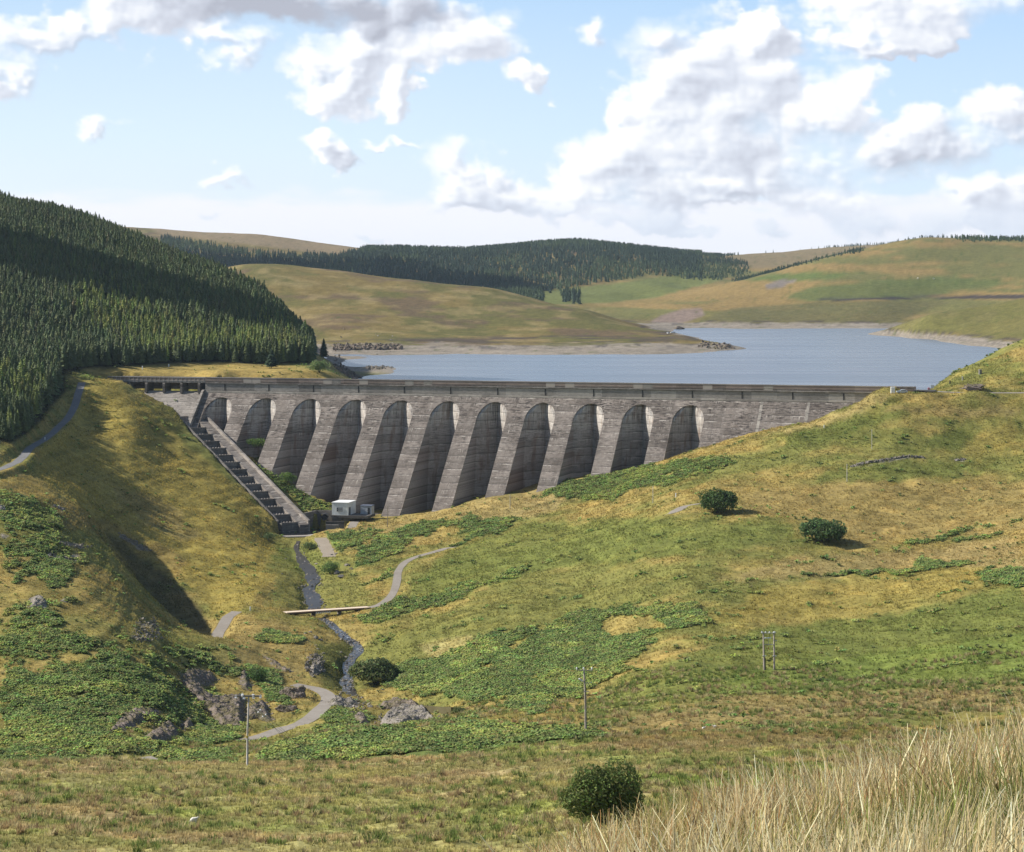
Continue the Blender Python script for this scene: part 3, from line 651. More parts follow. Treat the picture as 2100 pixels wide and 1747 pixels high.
# ------------------------------------------------------------------ concrete
def concrete(name, a, b, streak=.5, stain=.5, lift=2.5, tint=None, top=True):
    m = mat(name, a, .92, .1); t = NT(m); p = t.pos()
    x, y, z = sepxyz(t, p)
    tt = t.math('SUBTRACT', t.math('MULTIPLY', x, CT), t.math('MULTIPLY', y, ST))
    c = t.add('ShaderNodeCombineXYZ'); t.l.new(tt, c.inputs[0]); t.l.new(z, c.inputs[2]); q = c.outputs[0]
    big = t.noise(q, .13, 4, .6); mid = t.noise(p, .9, 5, .7); fine = t.noise(p, 4.5, 4, .7)
    col = t.mix(t.rng(t.math('ADD', t.math('MULTIPLY', big, .6), t.math('MULTIPLY', mid, .4)), .38, .62), a, b)
    # each pour has a tone of its own
    zl_ = t.math('DIVIDE', t.math('ADD', z, t.math('MULTIPLY', t.noise(t.scale(q, .12, .12, .12), 1, 2), .35)), lift)
    fr = t.math('FRACT', zl_); fl = t.math('FLOOR', zl_)
    cc = t.add('ShaderNodeCombineXYZ'); t.l.new(t.math('FLOOR', t.math('DIVIDE', tt, 10.16)), cc.inputs[0]); t.l.new(fl, cc.inputs[1])
    wn = t.add('ShaderNodeTexWhiteNoise', noise_dimensions='2D'); t.l.new(cc.outputs[0], wn.inputs['Vector'])
    col = t.mix(1, col, t.rng(wn.outputs['Value'], 0, 1, .74, 1.2), 'MULTIPLY')
    # dark lichen along the joints, in broken horizontal smears
    sm = t.noise(t.scale(q, .35, 1, 2.2), 1.1, 5, .68)
    dk = t.math('MULTIPLY', t.rng(sm, .47, .60), t.rng(t.noise(q, .10, 3, .6), .30, .60))
    dk = t.math('MULTIPLY', dk, t.rng(z, -74, -52, .55, 1.25))
    col = t.mix(t.math('MULTIPLY', dk, stain, clamp=True), col, (.045, .038, .036))
    jl = t.math('MULTIPLY', t.rng(fr, .0, .20, 1, 0), t.rng(t.noise(t.scale(q, .3, 1, .4), 1.3, 3, .6), .38, .55))
    col = t.mix(t.math('MULTIPLY', jl, .75), col, (.05, .045, .042))
    # lime weeping from the joints and running down
    run = t.noise(t.scale(q, 2.6, 1, .10), 1.0, 4, .65)
    hang = t.rng(fr, .25, 1.0)
    wh = t.math('MULTIPLY', t.math('MULTIPLY', t.rng(run, .53, .64), hang), t.rng(t.noise(q, .17, 3, .55), .44, .62))
    wl2 = t.math('MULTIPLY', t.rng(fr, .86, .95), t.rng(t.noise(t.scale(q, .25, 1, .7), 1.0, 4, .7), .50, .60))
    wh = t.math('MAXIMUM', wh, t.math('MULTIPLY', wl2, .9))
    if tint is not None: wh = t.math('MAXIMUM', wh, t.math('MULTIPLY', t.math('MULTIPLY', t.rng(run, .42, .56), t.rng(z, -66, -56, 0, 1)), t.rng(fr, .1, .9, .35, 1)))
    col = t.mix(t.math('MULTIPLY', wh, streak, clamp=True), col, (.50, .46, .41))
    if tint is not None:
        rs = t.math('MULTIPLY', t.rng(t.noise(t.scale(q, 1.2, 1, .2), .5, 3, .6), .5, .66), .55)
        col = t.mix(rs, col, tint)
    col = t.mix(1, col, t.rng(fine, .3, .7, .86, 1.14), 'MULTIPLY')
    t.l.new(col, t.p.inputs['Base Color']); t.bump(t.math('ADD', mid, t.math('MULTIPLY', fine, .4)), .6, .12)
    return m
CON = concrete('dam_concrete', (.140, .118, .102), (.265, .232, .205), 1.0, 1.1)
CON_IN = concrete('bay_concrete', (.27, .248, .228), (.38, .352, .33), 1.0, .8, 3.3, (.15, .085, .055))
CON_W = concrete('wall_concrete', (.27, .25, .225), (.35, .325, .295), .25, .35, 3.3)
CON_L = concrete('ledge_concrete', (.27, .25, .22), (.36, .33, .29), .5, .45, 3)
CON_P = concrete('parapet_panels', (.25, .195, .168), (.32, .26, .225), .12, .25, 2.4)
CON_S = concrete('spillway_concrete', (.25, .225, .20), (.33, .30, .27), .8, .7, 1.55)
CON_C = concrete('chute_concrete', (.22, .195, .175), (.30, .27, .24), .5, .5, 2.8)
CON_A = concrete('apron_concrete', (.15, .13, .115), (.26, .232, .205), 1.0, 1.1, 1.9)
CON_D = concrete('basin_concrete', (.12, .11, .10), (.18, .165, .15), .5, .5, 2.0)
STEEL = mat('dull_steel', (.22, .21, .20), .6, .4); DARKM = mat('dark_metal', (.03, .03, .032), .6, .3); WHITE = mat('white_paint', (.72, .73, .72), .6, .3)
LIGHTP = mat('pale_patch', (.38, .34, .30), .9, .1)

# ------------------------------------------------------------------ the dam
TC = [9.6 + 20.32 * k for k in range(11)]
BAT = .92
def qf(h): return BAT * (h - 6.3) + .9
def qj(h): return -.1 + .10 * (h - 6.3)
RG, HC = 6.35, 8.2 + 6.35
dam_root = empty('dam', dam(145, 0, 0), 0, 'long grey concrete buttress dam with eleven arched bays holding back the reservoir', 'dam')
def dpart(name, V, faces, m, parent=dam_root, **k):
    o = mk(name, V, faces, m, None, **k)
    o.parent = parent
    if parent is dam_root: o.matrix_parent_inverse = Matrix.Translation(-dam_root.location)
    else: o.matrix_parent_inverse = Matrix.Identity(4)
    return o
def gap(h):
    if h <= 8.2: return 0.0
    if h >= HC: return RG
    return RG * math.sqrt(max(0, 1 - ((HC - h) / RG) ** 2))
HS = np.unique(np.concatenate([[6.3, 7.2], 8.2 + RG * (1 - np.cos(np.linspace(0, math.pi / 2, 16))), np.linspace(HC, 24, 8), np.linspace(24, 60, 14)]))
def foot(t):
    """how deep the dam goes at t: a little below the ground in front of it"""
    for h in np.arange(9, 60, .5):
        p = dam(t, qf(h), h)
        if p[2] < gz_at(p[0], p[1]) - 4: return h
    return 60
def buttress(tl, tr, cl, cr):
    """cl, cr: bay centres left and right (None: plain end at tl / tr)"""
    tmid = (tl + tr) / 2
    hb = min(60, max(foot(tl + 2), foot(tr - 2), foot(tmid)) + 3)
    hs = [h for h in HS if h < hb] + [hb]
    rows = []; NB = 7
    for h in hs:
        gp = gap(h); row = []
        def back(c, sgn):
            # from the joint at the bay's centre out to the web, then forward to the face
            pts = []
            for k in range(NB):
                x = gp * k / (NB - 1)
                q = min(qj(h) + 7.2 * (x / RG), qf(h) - .75)
                pts.append((c + sgn * x, q))
            return pts
        fw = qf(h) + (max(0, h - 49.5) ** 1.7 * .22 if h > 49.5 else 0)
        if cl is not None: row += back(cl, 1) + [(cl + gp, qf(h))]
        else: row += [(tl, -2)] * NB + [(tl, qf(h))]
        L_ = row[-1][0]
        Rr = (cr - gp) if cr is not None else tr
        row += [(L_ + (Rr - L_) * k / 6, fw) for k in range(7)]
        if cr is not None: row += [(cr - gp, qf(h))] + back(cr, -1)[::-1]
        else: row += [(tr, qf(h))] + [(tr, -2)] * NB
        rows.append([dam(t, q, h) for t, q in row])
    V = np.array(rows); n = V.shape[1]
    i = (np.arange(len(hs) - 1)[:, None] * n + np.arange(n - 1)[None]).ravel()
    Fq = np.column_stack([i, i + n, i + n + 1, i + 1])
    col = np.tile(np.arange(n - 1), len(hs) - 1)
    fm = np.where((col >= NB) & (col < NB + 7), 0, 1)
    return dpart('buttress', V.reshape(-1, 3), [Fq], [CON, CON_IN], fm=fm)
buttress(.4, TC[0], None, TC[0])
for k in range(10): buttress(TC[k], TC[k + 1], TC[k], TC[k + 1])
buttress(TC[10], TC[10] + 10.16, TC[10], None)
# the plain end wall on the right, with its vertical joints
def slab(name, t0, t1, prof, m, nt=2, parent=dam_root):
    """profile [(q, h)...] swept along the crest from t0 to t1, ends closed"""
    V = []; n = len(prof)
    for k in range(nt + 1):
        t = t0 + (t1 - t0) * k / nt
        V += [dam(t, q, h) for q, h in prof]
    f = []
    for k in range(nt):
        for j in range(n):
            j2 = (j + 1) % n
            f.append((k * n + j, k * n + j2, (k + 1) * n + j2, (k + 1) * n + j))
    me_f = [np.array(f)]
    o = dpart(name, V, me_f, m, parent)
    import bmesh
    bm = bmesh.new(); bm.from_mesh(o.data)
    bm.verts.ensure_lookup_table()
    bm.faces.new([bm.verts[j] for j in range(n)]); bm.faces.new([bm.verts[nt * n + j] for j in range(n)][::-1])
    bmesh.ops.recalc_face_normals(bm, faces=bm.faces); bm.to_mesh(o.data); bm.free()
    return o
TE = 300.0
for a, b in ((TC[10] + 10.16, 241.0), (241.0, 259.5), (259.5, 278), (278, TE)):
    slab('end_wall', a + .06, b - .06, [(-2, 6.3), (qf(6.3), 6.3), (qf(42), 42), (-2, 42)], CON, 2)
# light weathered joint strips, 4 cm proud
for t in (241.0, 259.5, 278):
    slab('joint_strip', t - .55, t + .55, [(-1, 6.5), (qf(6.5) + .05, 6.5), (qf(34) + .05, 34), (-1, 34)], CON_L, 1)
slab('crest_wall', .4, TE, [(-6, 1.35), (.35, 1.35), (.35, 5.5), (-6, 5.5)], CON_W, 40)
slab('ledge', .4, TE, [(-1, 5.5), (.95, 5.62), (1.05, 6.3), (-1, 6.3)], CON_L, 40)
slab('string_course', .4, TE, [(.33, 2.15), (.72, 2.2), (.62, 2.62), (.33, 2.7)], CON_W, 40)
slab('crest_road', -62, TE + 8, [(-5.3, 1.24), (-.2, 1.24), (-.2, 1.55), (-5.3, 1.55)], mat('crest_asphalt', (.09, .088, .085), .95), 30)
pan = slab('parapet', .4, TE, [(-.05, .1), (.35, .1), (.35, 2.15), (-.05, 2.15)], CON_P, 40)
slab('coping', .4, TE, [(-.14, -.1), (.48, -.1), (.48, .1), (-.14, .1)], CON_W, 40)
slab('rear_parapet', -42, TE, [(-5.85, .05), (-5.45, .05), (-5.45, 5.4), (-5.85, 5.4)], CON_P, 40)
# pale replaced panels and the dark wall joints
r2 = random.Random(4)
t = 14.0
while t < 250:
    if r2.random() < .22:
        slab('patch_panel', t + .1, t + 3.9, [(.2, .25), (.375, .25), (.375, 2.0), (.2, 2.0)], LIGHTP if r2.random() < .45 else CON_L if r2.random() < .2 else CON_W, 1)
    t += 4.06
for k, tc in enumerate(TC + [232.9, 253, 273]):
    slab('wall_joint', tc - .28, tc + .28, [(.2, 2.7), (.42, 2.7), (.42, 5.5), (.2, 5.5)], mat('joint_dark', (.05, .047, .045), .95) if k == 0 else bpy.data.materials['joint_dark'], 1)
# ------------------------------------------------------------------ spillway under the road bridge
slab('training_wall', -.7, .4, [(-5, 5.2), (1.4, 5.2), (2.4, 6.0), (qf(24) + 2.4, 24), (-5, 24)], CON_S, 1)
ws = [(-3.4, 6.9), (-2.6, 6.1), (-1.7, 5.95), (-.9, 6.2), (0, 6.9), (2, 8.9), (10.5, 18.5), (14, 21.5), (20, 24), (20, 30), (-3.4, 30)]
slab('spillway_weir', -42.5, -.7, ws, CON_S, 16)
for tp in (-2.6, -10.9, -19.2, -27.5, -35.8, -42.2):
    slab('bridge_pier', tp - .55, tp + .55, [(-5.6, 2.3), (.1, 2.3), (.5, 3.0), (.5, 6.6), (-.9, 7.2), (-5.6, 7.2)], CON_D if tp > -42 else CON_W, 1)
slab('bridge_deck', -44, .4, [(-5.7, 1.55), (.25, 1.55), (.25, 2.35), (-5.7, 2.35)], CON_W, 20)
slab('bridge_panel', -46, .4, [(.06, .18), (.2, .18), (.2, 1.55), (.06, 1.55)], CON_P, 20)
rl = MB()
for t in np.arange(-46, .5, 2.07):
    p = dam(t, .28, -.02); q = dam(t, .28, 1.9); rl.tube([p, q], .075, 5)
for h in (.02, .16, 1.5): rl.tube([dam(-46, .28, h), dam(-23, .28, h), dam(.3, .28, h)], .06, 5)
o = rl.build('bridge_railing', mat('weathered_rail', (.42, .40, .37), .7)); o.parent = dam_root; o.matrix_parent_inverse = Matrix.Translation(-dam_root.location)
# lamp-less posts along the parapet
# ------------------------------------------------------------------ the stepped chute
ch = empty('stepped_chute', chute(40, 6), 0, 'stepped concrete spillway chute running down the hillside beside the dam foot', 'spillway')
def cpart(name, mb, m, parent=None, smooth=False):
    o = mb.build(name, m, smooth=smooth)
    if parent is None: o.parent = ch; o.matrix_parent_inverse = Matrix.Translation(-ch.location)
    else: o.parent = parent
    return o
def chex(mb, s0, s1, w0, w1, z0a, z0b, z1a, z1b, sh=0.):
    """a block between stations s0,s1 and offsets w0,w1; bottoms z0a/z0b and tops z1a/z1b (absolute) at the two stations"""
    def q(s, w, z): p = chute(s, w); return (p[0], p[1], z)
    mb.hexa([q(s0, w0, z0a), q(s1, w0, z0b), q(s1, w1, z0b), q(s0, w1, z0a), q(s0, w0, z1a), q(s1, w0, z1b), q(s1, w1, z1b), q(s0, w1, z1a)]); return mb
def zf(s): return TZ - CS * s
steps = []
NS, S0, S1 = 14, -6.0, 90.0
ds = (S1 - S0) / NS
for k in range(NS):
    s0 = S0 + k * ds; s1 = s0 + ds
    top = zf(s0 + ds * .55)
    # the tread tips slightly back, the riser below it faces down the chute
    mb = MB(); chex(mb, s0, s1 + .3, -.1, 6.6, zf(s1) - 5, zf(s1) - 5, top + .15, top + .75)
    st_ = cpart('step', mb, CON_C)
    b3 = MB(); chex(b3, s1 - .25, s1 + .55, -.1, 6.8, zf(s1) - 5, zf(s1) - 5, top + .95, top + .95); cpart('riser', b3, CON_D, st_)  # riser in darker concrete, adding to the shade on its face
    for r in range(2):
        for j in range(5 if k > 2 else 3):
            w = .7 + j * 1.25 + r * .6; sa = s0 + 1.5 + r * 1.7
            b2 = MB(); chex(b2, sa, sa + .55, w, w + .5, top - .3, top - .3, top + .95, top + .9)
            if k in (1, 2, 4, 6, 8, 10, 12, 13) and r == 1 or k > 10 or k % 2: cpart('baffle_block', b2, CON_C, st_)
mb = MB()
for k in range(24):
    s0 = -18 + k * 4.6; s1 = s0 + 4.6
    chex(mb, s0, s1, 6.6, 10.4, zf(s1) - 6, zf(s1) - 6, zf(s0) + 1.9, zf(s1) + 1.9)
cpart('apron', mb, CON_A)
mb = MB()
for k in range(16):
    s0 = -20 + k * 7; s1 = s0 + 7
    chex(mb, s0, s1, 10.4, 11.2, zf(s1) - 6, zf(s1) - 6, zf(s0) + 3.3, zf(s1) + 3.3)
cpart('side_wall', mb, CON_C)
mb = MB()
for k in range(16):
    s0 = -24 + k * 7; s1 = s0 + 7
    chex(mb, s0, s1, -.7, -.1, zf(s1) - 6, zf(s1) - 6, zf(s0) + 2.0, zf(s1) + 2.0)
cpart('side_wall', mb, CON_D)
mb = MB(); chex(mb, -20, -6, -.1, 6.6, zf(-6) - 6, zf(-6) - 6, zf(-20) - .2, zf(-6) - .2); cpart('chute_floor', mb, CON_S)
# low guide blocks at the chute's head
for (a, b, c, d) in ((-14, -12.6, .5, 4.5), (-9.5, -8.4, 3.0, 6.2), (-7.5, -6.5, .2, 3.0)):
    mb = MB(); chex(mb, a, b, c, d, zf(b) - 2, zf(b) - 2, zf(a) + 1.1, zf(b) + 1.3); cpart('guide_block', mb, CON_C)
# ------------------------------------------------------------------ stilling basin at the bottom
def wall_px(mb, pts, th, ztop, zbot):
    """wall along plan points, thickness th, top heights ztop"""
    for k in range(len(pts) - 1):
        a = np.array(pts[k][:2]); b = np.array(pts[k + 1][:2]); d = (b - a) / np.linalg.norm(b - a); n = np.array([-d[1], d[0]]) * th
        za, zb_ = ztop[k], ztop[k + 1]
        mb.hexa([(*a, zbot), (*b, zbot), (*(b + n), zbot), (*(a + n), zbot), (*a, za), (*b, zb_), (*(b + n), zb_), (*(a + n), za)])
    return mb
ba = empty('stilling_basin', (-78, 858, -99), 0, 'concrete stilling basin with dark walls and a culvert mouth at the chute end', 'basin')
def bpart(name, mb, m, parent=None):
    o = mb.build(name, m)
    if parent is None: o.parent = ba; o.matrix_parent_inverse = Matrix.Translation(-ba.location)
    else: o.parent = parent
    return o
pL = [at(548, 1062, 866), at(541, 1075, 856), at(523, 1090, 847), at(503, 1100, 838)]
bpart('wing_wall', wall_px(MB(), pL, .8, [p[2] + .4 for p in pL], -104), CON_D)
pS = [at(561, 1103, 841), at(600, 1103, 842), at(632, 1102, 843), at(664, 1098, 845)]
bpart('sill', wall_px(MB(), pS, 4.2, [-98.6, -98.5, -98.5, -98.0], -104), CON_S)
pR = [at(626, 1052, 868), at(650, 1046.5, 876), at(681, 1046.5, 874)]
bpart('basin_wall', wall_px(MB(), pR, .9, [p[2] for p in pR], -104), CON_D)
pB = [at(681, 1057.5, 868), at(716, 1058, 868), at(742, 1055, 871)]
bpart('basin_wall', wall_px(MB(), pB, .9, [p[2] for p in pB], -104), CON_D)
bpart('lower_wall', wall_px(MB(), [at(668, 1069, 862), at(706, 1069, 862)], .7, [-95.0, -95.0], -104), CON_D)
bpart('lower_wall', wall_px(MB(), [at(668, 1076, 858), at(694, 1076, 858)], .7, [-95.9, -95.9], -104), CON_S)
cp = at(666, 1060.5, 869.0); mb = MB()
ring = [(cp[0] + 1.25 * math.cos(a), cp[1], cp[2] + 1.25 * math.sin(a)) for a in np.linspace(0, 2 * math.pi, 17)[:-1]]
mb.tube([(cp[0], cp[1] + 4.5, cp[2]), (cp[0], cp[1] - .4, cp[2])], 1.3, 16, cap=False); mb.tube([(cp[0], cp[1] + 4.0, cp[2]), (cp[0], cp[1] - .4, cp[2])], 1.1, 16, cap=True)
bpart('culvert_pipe', mb, DARKM)
mb = MB(); mb.quad((-96, 842, -98.75), (-64, 846, -98.75), (-60, 874, -98.75), (-92, 866, -98.75))
wat_b = mb.build('basin_water', mat('basin_pool', (.012, .013, .014), .12, .5)); tag(wat_b, 'dark still pool', None, None, 'structure')
# ------------------------------------------------------------------ pump house, shed, railings
fz = -95.1
b0 = at(680.6, 1056, 868.8); ang = -TH
ph = empty('pump_house', (b0[0], b0[1], b0[2]), -R(14), 'small white flat-roofed building with a barred window at the dam foot', 'building')
W_, D_, H_ = 6.6, 9.6, 4.75
def pp(name, mb, m, parent=ph): return mb.build(name, m, parent)
PHW = mat('pump_house_render', (.78, .80, .775), .85, .1); _t = NT(PHW)
_t.l.new(_t.mix(1, (.78, .80, .775), _t.rng(_t.noise(_t.scale(_t.obj(), 1, 1, .3), 1.4, 4), .3, .7, .86, 1.06), 'MULTIPLY'), _t.p.inputs['Base Color'])
mb = MB(); mb.box(0, W_, 0, D_, 0, H_); pp('wall', mb, PHW)
mb = MB(); mb.box(-.18, W_ + .18, -.18, D_ + .18, H_, H_ + .22); pp('roof', mb, WHITE)
mb = MB(); mb.box(-.35, W_ + 8, -.3, D_, -1.0, 0); pp('plinth', mb, CON_D)
mb = MB(); mb.box(2.0, 4.4, -.06, .04, 1.5, 2.95); wn_ = pp('window', mb, mat('window_dark', (.02, .022, .025), .25, .5))
mb = MB()
for x in (1.95, 2.55, 3.15, 3.75, 4.35): mb.box(x, x + .1, -.13, -.06, 1.45, 3.0)
for z in (1.45, 2.2, 2.93): mb.box(1.95, 4.45, -.12, -.065, z, z + .09)
for x in (2.67, 3.27, 3.87): mb.box(x, x + .42, -.085, -.062, 1.62, 2.1); mb.box(x, x + .42, -.085, -.062, 2.34, 2.8)
pp('frame', mb, mat('window_bars', (.45, .46, .46), .6), wn_)
mb = MB(); mb.box(W_ - .03, W_ + .07, .9, 2.9, 0, 3.0); dr = pp('door', mb, mat('door_grey', (.10, .10, .105), .6))
mb = MB(); mb.box(W_ + .07, W_ + .13, 2.5, 2.6, 1.3, 1.5); pp('handle', mb, STEEL, dr)
s0 = at(739, 1054.5, 872)
shd = empty('utility_cabin', s0, -R(16), 'grey metal cabin with an open dark doorway beside the white pump house', 'cabin')
CAB = mat('cabin_steel', (.42, .44, .47), .5, .4)
mb = MB()
mb.box(0, 4.6, 0, 3.2, 0, 3.3, .12)
pp('body', mb, CAB, shd)
mb = MB(); mb.box(-.12, 4.75, -.12, 3.35, 3.3, 3.52, .05); pp('roof', mb, mat('cabin_roof', (.12, .14, .19), .6), shd)
mb = MB(); mb.box(3.0, 3.95, -.05, .04, .1, 2.7); pp('door', mb, DARKM, shd)
mb = MB()
for x in (.05, 1.5, 2.92, 4.5): mb.box(x, x + .07, -.035, 0, .05, 3.28)
pp('rib', mb, CAB, shd)
# dark railing beside the path down to the basin
def railing(name, pts, label, hh=1.1, every=1, m=DARKM, rad=.045):
    e = empty(name, pts[0], 0, label, 'railing')
    loc = [Vector(p) - Vector(pts[0]) for p in pts]
    a = MB()
    for z in (hh, hh * .55, hh * .15): a.tube([p + Vector((0, 0, z)) for p in loc], rad, 5)
    a.build('rail', m, e)
    for p in loc[::every]:
        b = MB(); b.tube([p + Vector((0, 0, -.4)), p + Vector((0, 0, hh))], rad * 1.2, 5); b.build('post', m, e)
    return e
pts = []
for k in range(12):
    f = k / 11; u = 676 + 75 * f; v = 1083 - 30 * f - 3 * math.sin(f * 3.1)
    p = place(u, v, 800, 900); pts.append((p[0], p[1], p[2] - .05))
railing('path_railing', pts, 'dark metal railing sloping down beside the path below the cabin', 1.5, 1, DARKM, .09)
def stony(name, a, b, rough=.95, sc=1.3, spec=.1):
    m = mat(name, a, rough, spec); t = NT(m); p = t.pos()
    n = t.noise(p, sc, 5, .65); n2_ = t.noise(p, .12, 3, .6)
    t.l.new(t.mix(t.rng(t.math('ADD', t.math('MULTIPLY', n, .6), t.math('MULTIPLY', n2_, .4)), .36, .64), a, b), t.p.inputs['Base Color']); t.bump(n, .4, .05)
    return m
TAR = stony('weathered_tarmac', (.14, .137, .137), (.20, .195, .19)); TRK = stony('pale_tarmac', (.22, .192, .162), (.29, .26, .225))
strip('road', L_shade, 1.55, TAR, .05, 'narrow tarmac road')
strip('road', L_upper, 1.7, TRK, .05); strip('road', L_bend, 1.8, TRK, .06); strip('road', L_low, 1.4, TRK, .05)
strip('path', L_track, 1.25, TRK, .06, wv=.12); strip('path', L_spur, [.5, 1.2, 1.4, 1.3, .5], TRK, .06, wv=.2); strip('path', L_shed, 1.7, TRK, .06)
strip('road', L_crest, 3.0, TRK, .04); strip('path', L_ramp, 2.4, stony('gravel_ramp', (.25, .21, .165), (.33, .28, .22)), .06, wv=.2)
# water: reservoir and stream
def water(name, base, rough, sc, st, dist):
    m = mat(name, base, rough, .5); t = NT(m); p = t.pos()
    a = t.noise(t.scale(p, .5, 1, 1), sc, 3, .6); b = t.noise(t.scale(p, .35, 1, 1), sc * .22, 3, .6)
    t.bump(t.math('ADD', t.math('MULTIPLY', a, .5), b), st, dist)
    g = t.noise(t.scale(p, .0035, .03, 1), 1.0, 4, .6)
    t.l.new(t.mix(t.rng(g, .40, .62), base, tuple(c * .86 for c in base)), t.p.inputs['Base Color'])
    t.l.new(t.rng(g, .38, .62, rough, rough + .04), t.p.inputs['Roughness'])
    t.p.inputs['IOR'].default_value = 1.33
    t.p.inputs['Specular IOR Level'].default_value = .5
    return m
LAKE = water('reservoir_surface', (.12, .130, .150), .25, .16, .35, .3)
lp = [dam(-60, -3.0, 0), dam(300, -3.0, 0)]
V = [(lp[0][0], lp[0][1], WZ), (lp[1][0], lp[1][1], WZ), (1300, 900, WZ), (1600, 2600, WZ), (-500, 2600, WZ), (-420, 1200, WZ)]
o = mk('water', V, [np.array([[0, 1, 2], [0, 2, 3], [0, 3, 4], [0, 4, 5]])], LAKE); tag(o, 'calm grey blue reservoir behind the dam', None, None, 'structure')
STR = water('stream_surface', (.05, .044, .038), .30, 1.2, .6, .14)
_t = NT(STR); _l = _t.p.inputs['Base Color'].links[0].from_socket; _fm = _t.math('MULTIPLY', _t.rng(_t.noise(_t.pos(), 1.3, 4, .7), .56, .64), _t.rng(_t.noise(_t.pos(), .22, 2), .42, .56))
_y = sepxyz(_t, _t.pos())[1]; _fm = _t.math('MULTIPLY', _fm, _t.rng(_y, 690, 655))
_t.l.new(_t.mix(_fm, _l, (.52, .53, .54)), _t.p.inputs['Base Color'])
def stream(L, w): return strip('stream', L, w, STR, -.56 if len(w) == 11 and w[0] < 1 else -.44, 'dark peaty stream', 6, .35)
stream(L_stream1, [.7, .8, .9, 1.6, 2.4, 2.6, 2.2, 1.4, 2.4, 2.7, 2.4]); stream(L_stream2, [1.6, 1.5, 1.3, 1.5, 1.7, 1.6, 1.4, 1.2, 1.4, 1.6, 1.3])
# ------------------------------------------------------------------ leaves and crowns
def leafmat(name, k=1.0, trans=.25):
    m = bpy.data.materials.new(name); m.use_nodes = True; t = NT(m); n = t.n
    a = t.add('ShaderNodeAttribute', attribute_name='Col')
    col = a.outputs['Color']
    if k != 1.0: col = t.mix(1, col, (k, k, k), 'MULTIPLY')
    t.l.new(col, t.p.inputs['Base Color']); t.p.inputs['Roughness'].default_value = .75; t.p.inputs['Specular IOR Level'].default_value = .15
    if trans:
        tr = t.add('ShaderNodeBsdfTranslucent'); t.l.new(col, tr.inputs[0])
        mx = t.add('ShaderNodeMixShader'); mx.inputs[0].default_value = trans
        t.l.new(t.p.outputs[0], mx.inputs[1]); t.l.new(tr.outputs[0], mx.inputs[2]); t.l.new(mx.outputs[0], n['Material Output'].inputs[0])
    return m
LEAF = leafmat('leaf_green'); NEEDLE = leafmat('needle_green', 1, .08); BLADE = leafmat('dry_blades', 1, .42)
BARK = stony('bark', (.06, .05, .042), (.11, .095, .08), .95, 3)
def rotz(P, a):
    c, s = np.cos(a), np.sin(a)
    return np.stack([P[..., 0] * c - P[..., 1] * s, P[..., 0] * s + P[..., 1] * c, P[..., 2]], -1)
def conifer(seed, layers=13, nb=8, slim=.2, droop=.28, gaps=.12):
    """unit-height spruce: whorls of drooping boughs, each a folded kite; returns verts, tris, tone"""
    r = np.random.default_rng(seed); V = []; T = []; K = []
    for l in range(layers):
        z = .10 + .88 * (l / layers) ** .92; rad = slim * (1 - z) ** .8 * (1.0 if l else .85) + .008
        th = .9 / layers + .05 * (1 - z)
        for j in range(nb):
            if r.random() < gaps: continue
            a = 2 * math.pi * (j + r.random() * .8) / nb + l * .7; rr = rad * r.uniform(.68, 1.22); dz = droop * rr * r.uniform(.6, 1.4)
            ca, sa = math.cos(a), math.sin(a); wd = rr * r.uniform(.34, .52)
            b = len(V)
            V += [(0, 0, z + th), (ca * rr * .55 - sa * wd, sa * rr * .55 + ca * wd, z - dz * .5 + r.uniform(-.01, .01)), (ca * rr, sa * rr, z - dz * .4), (ca * rr * .55 + sa * wd, sa * rr * .55 - ca * wd, z - dz * .5 + r.uniform(-.01, .01))]
            k = r.uniform(.85, 1.12); K += [k * .85, k, k * 1.06, k]
            T += [(b, b + 1, b + 2), (b, b + 2, b + 3)]
    b = len(V); V += [(.006, 0, .9), (-.003, .005, .9), (-.003, -.005, .9), (0, 0, 1.03)]; K += [1] * 4
    T += [(b, b + 1, b + 3), (b + 1, b + 2, b + 3), (b + 2, b, b + 3)]
    return np.array(V), np.array(T), np.array(K)
def trunk_mb(r=.014, top=.9): mb = MB(); mb.tube([(0, 0, -.05), (0, 0, .3), (0, 0, top)], [r, r * .75, r * .15], 6); return mb
def spread(tmpl, X, Y, Z, H, Rr, tint, sx=None):
    """many copies of one template in one array"""
    V, T, K = tmpl; n = len(X)
    P = np.repeat(V[None], n, 0) * np.asarray(H)[:, None, None]
    if sx is not None: P[..., :2] *= np.asarray(sx)[:, None, None]
    P = rotz(P, Rr[:, None]); P[..., 0] += X[:, None]; P[..., 1] += Y[:, None]; P[..., 2] += Z[:, None]
    Tt = T[None] + (np.arange(n) * len(V))[:, None, None]
    col = tint[:, None, :] * K[None, :, None]
    return P.reshape(-1, 3), Tt.reshape(-1, T.shape[1]), col.reshape(-1, 3)
def join(parts):
    o = 0; V = []; T = []; Cc = []
    for v, t, c in parts: V.append(v); T.append(t + o); Cc.append(c); o += len(v)
    return np.concatenate(V), np.concatenate(T), np.concatenate(Cc)
SPR = np.array((.078, .104, .044)); SPR2 = np.array((.104, .130, .048)); LAR = np.array((.178, .212, .054))
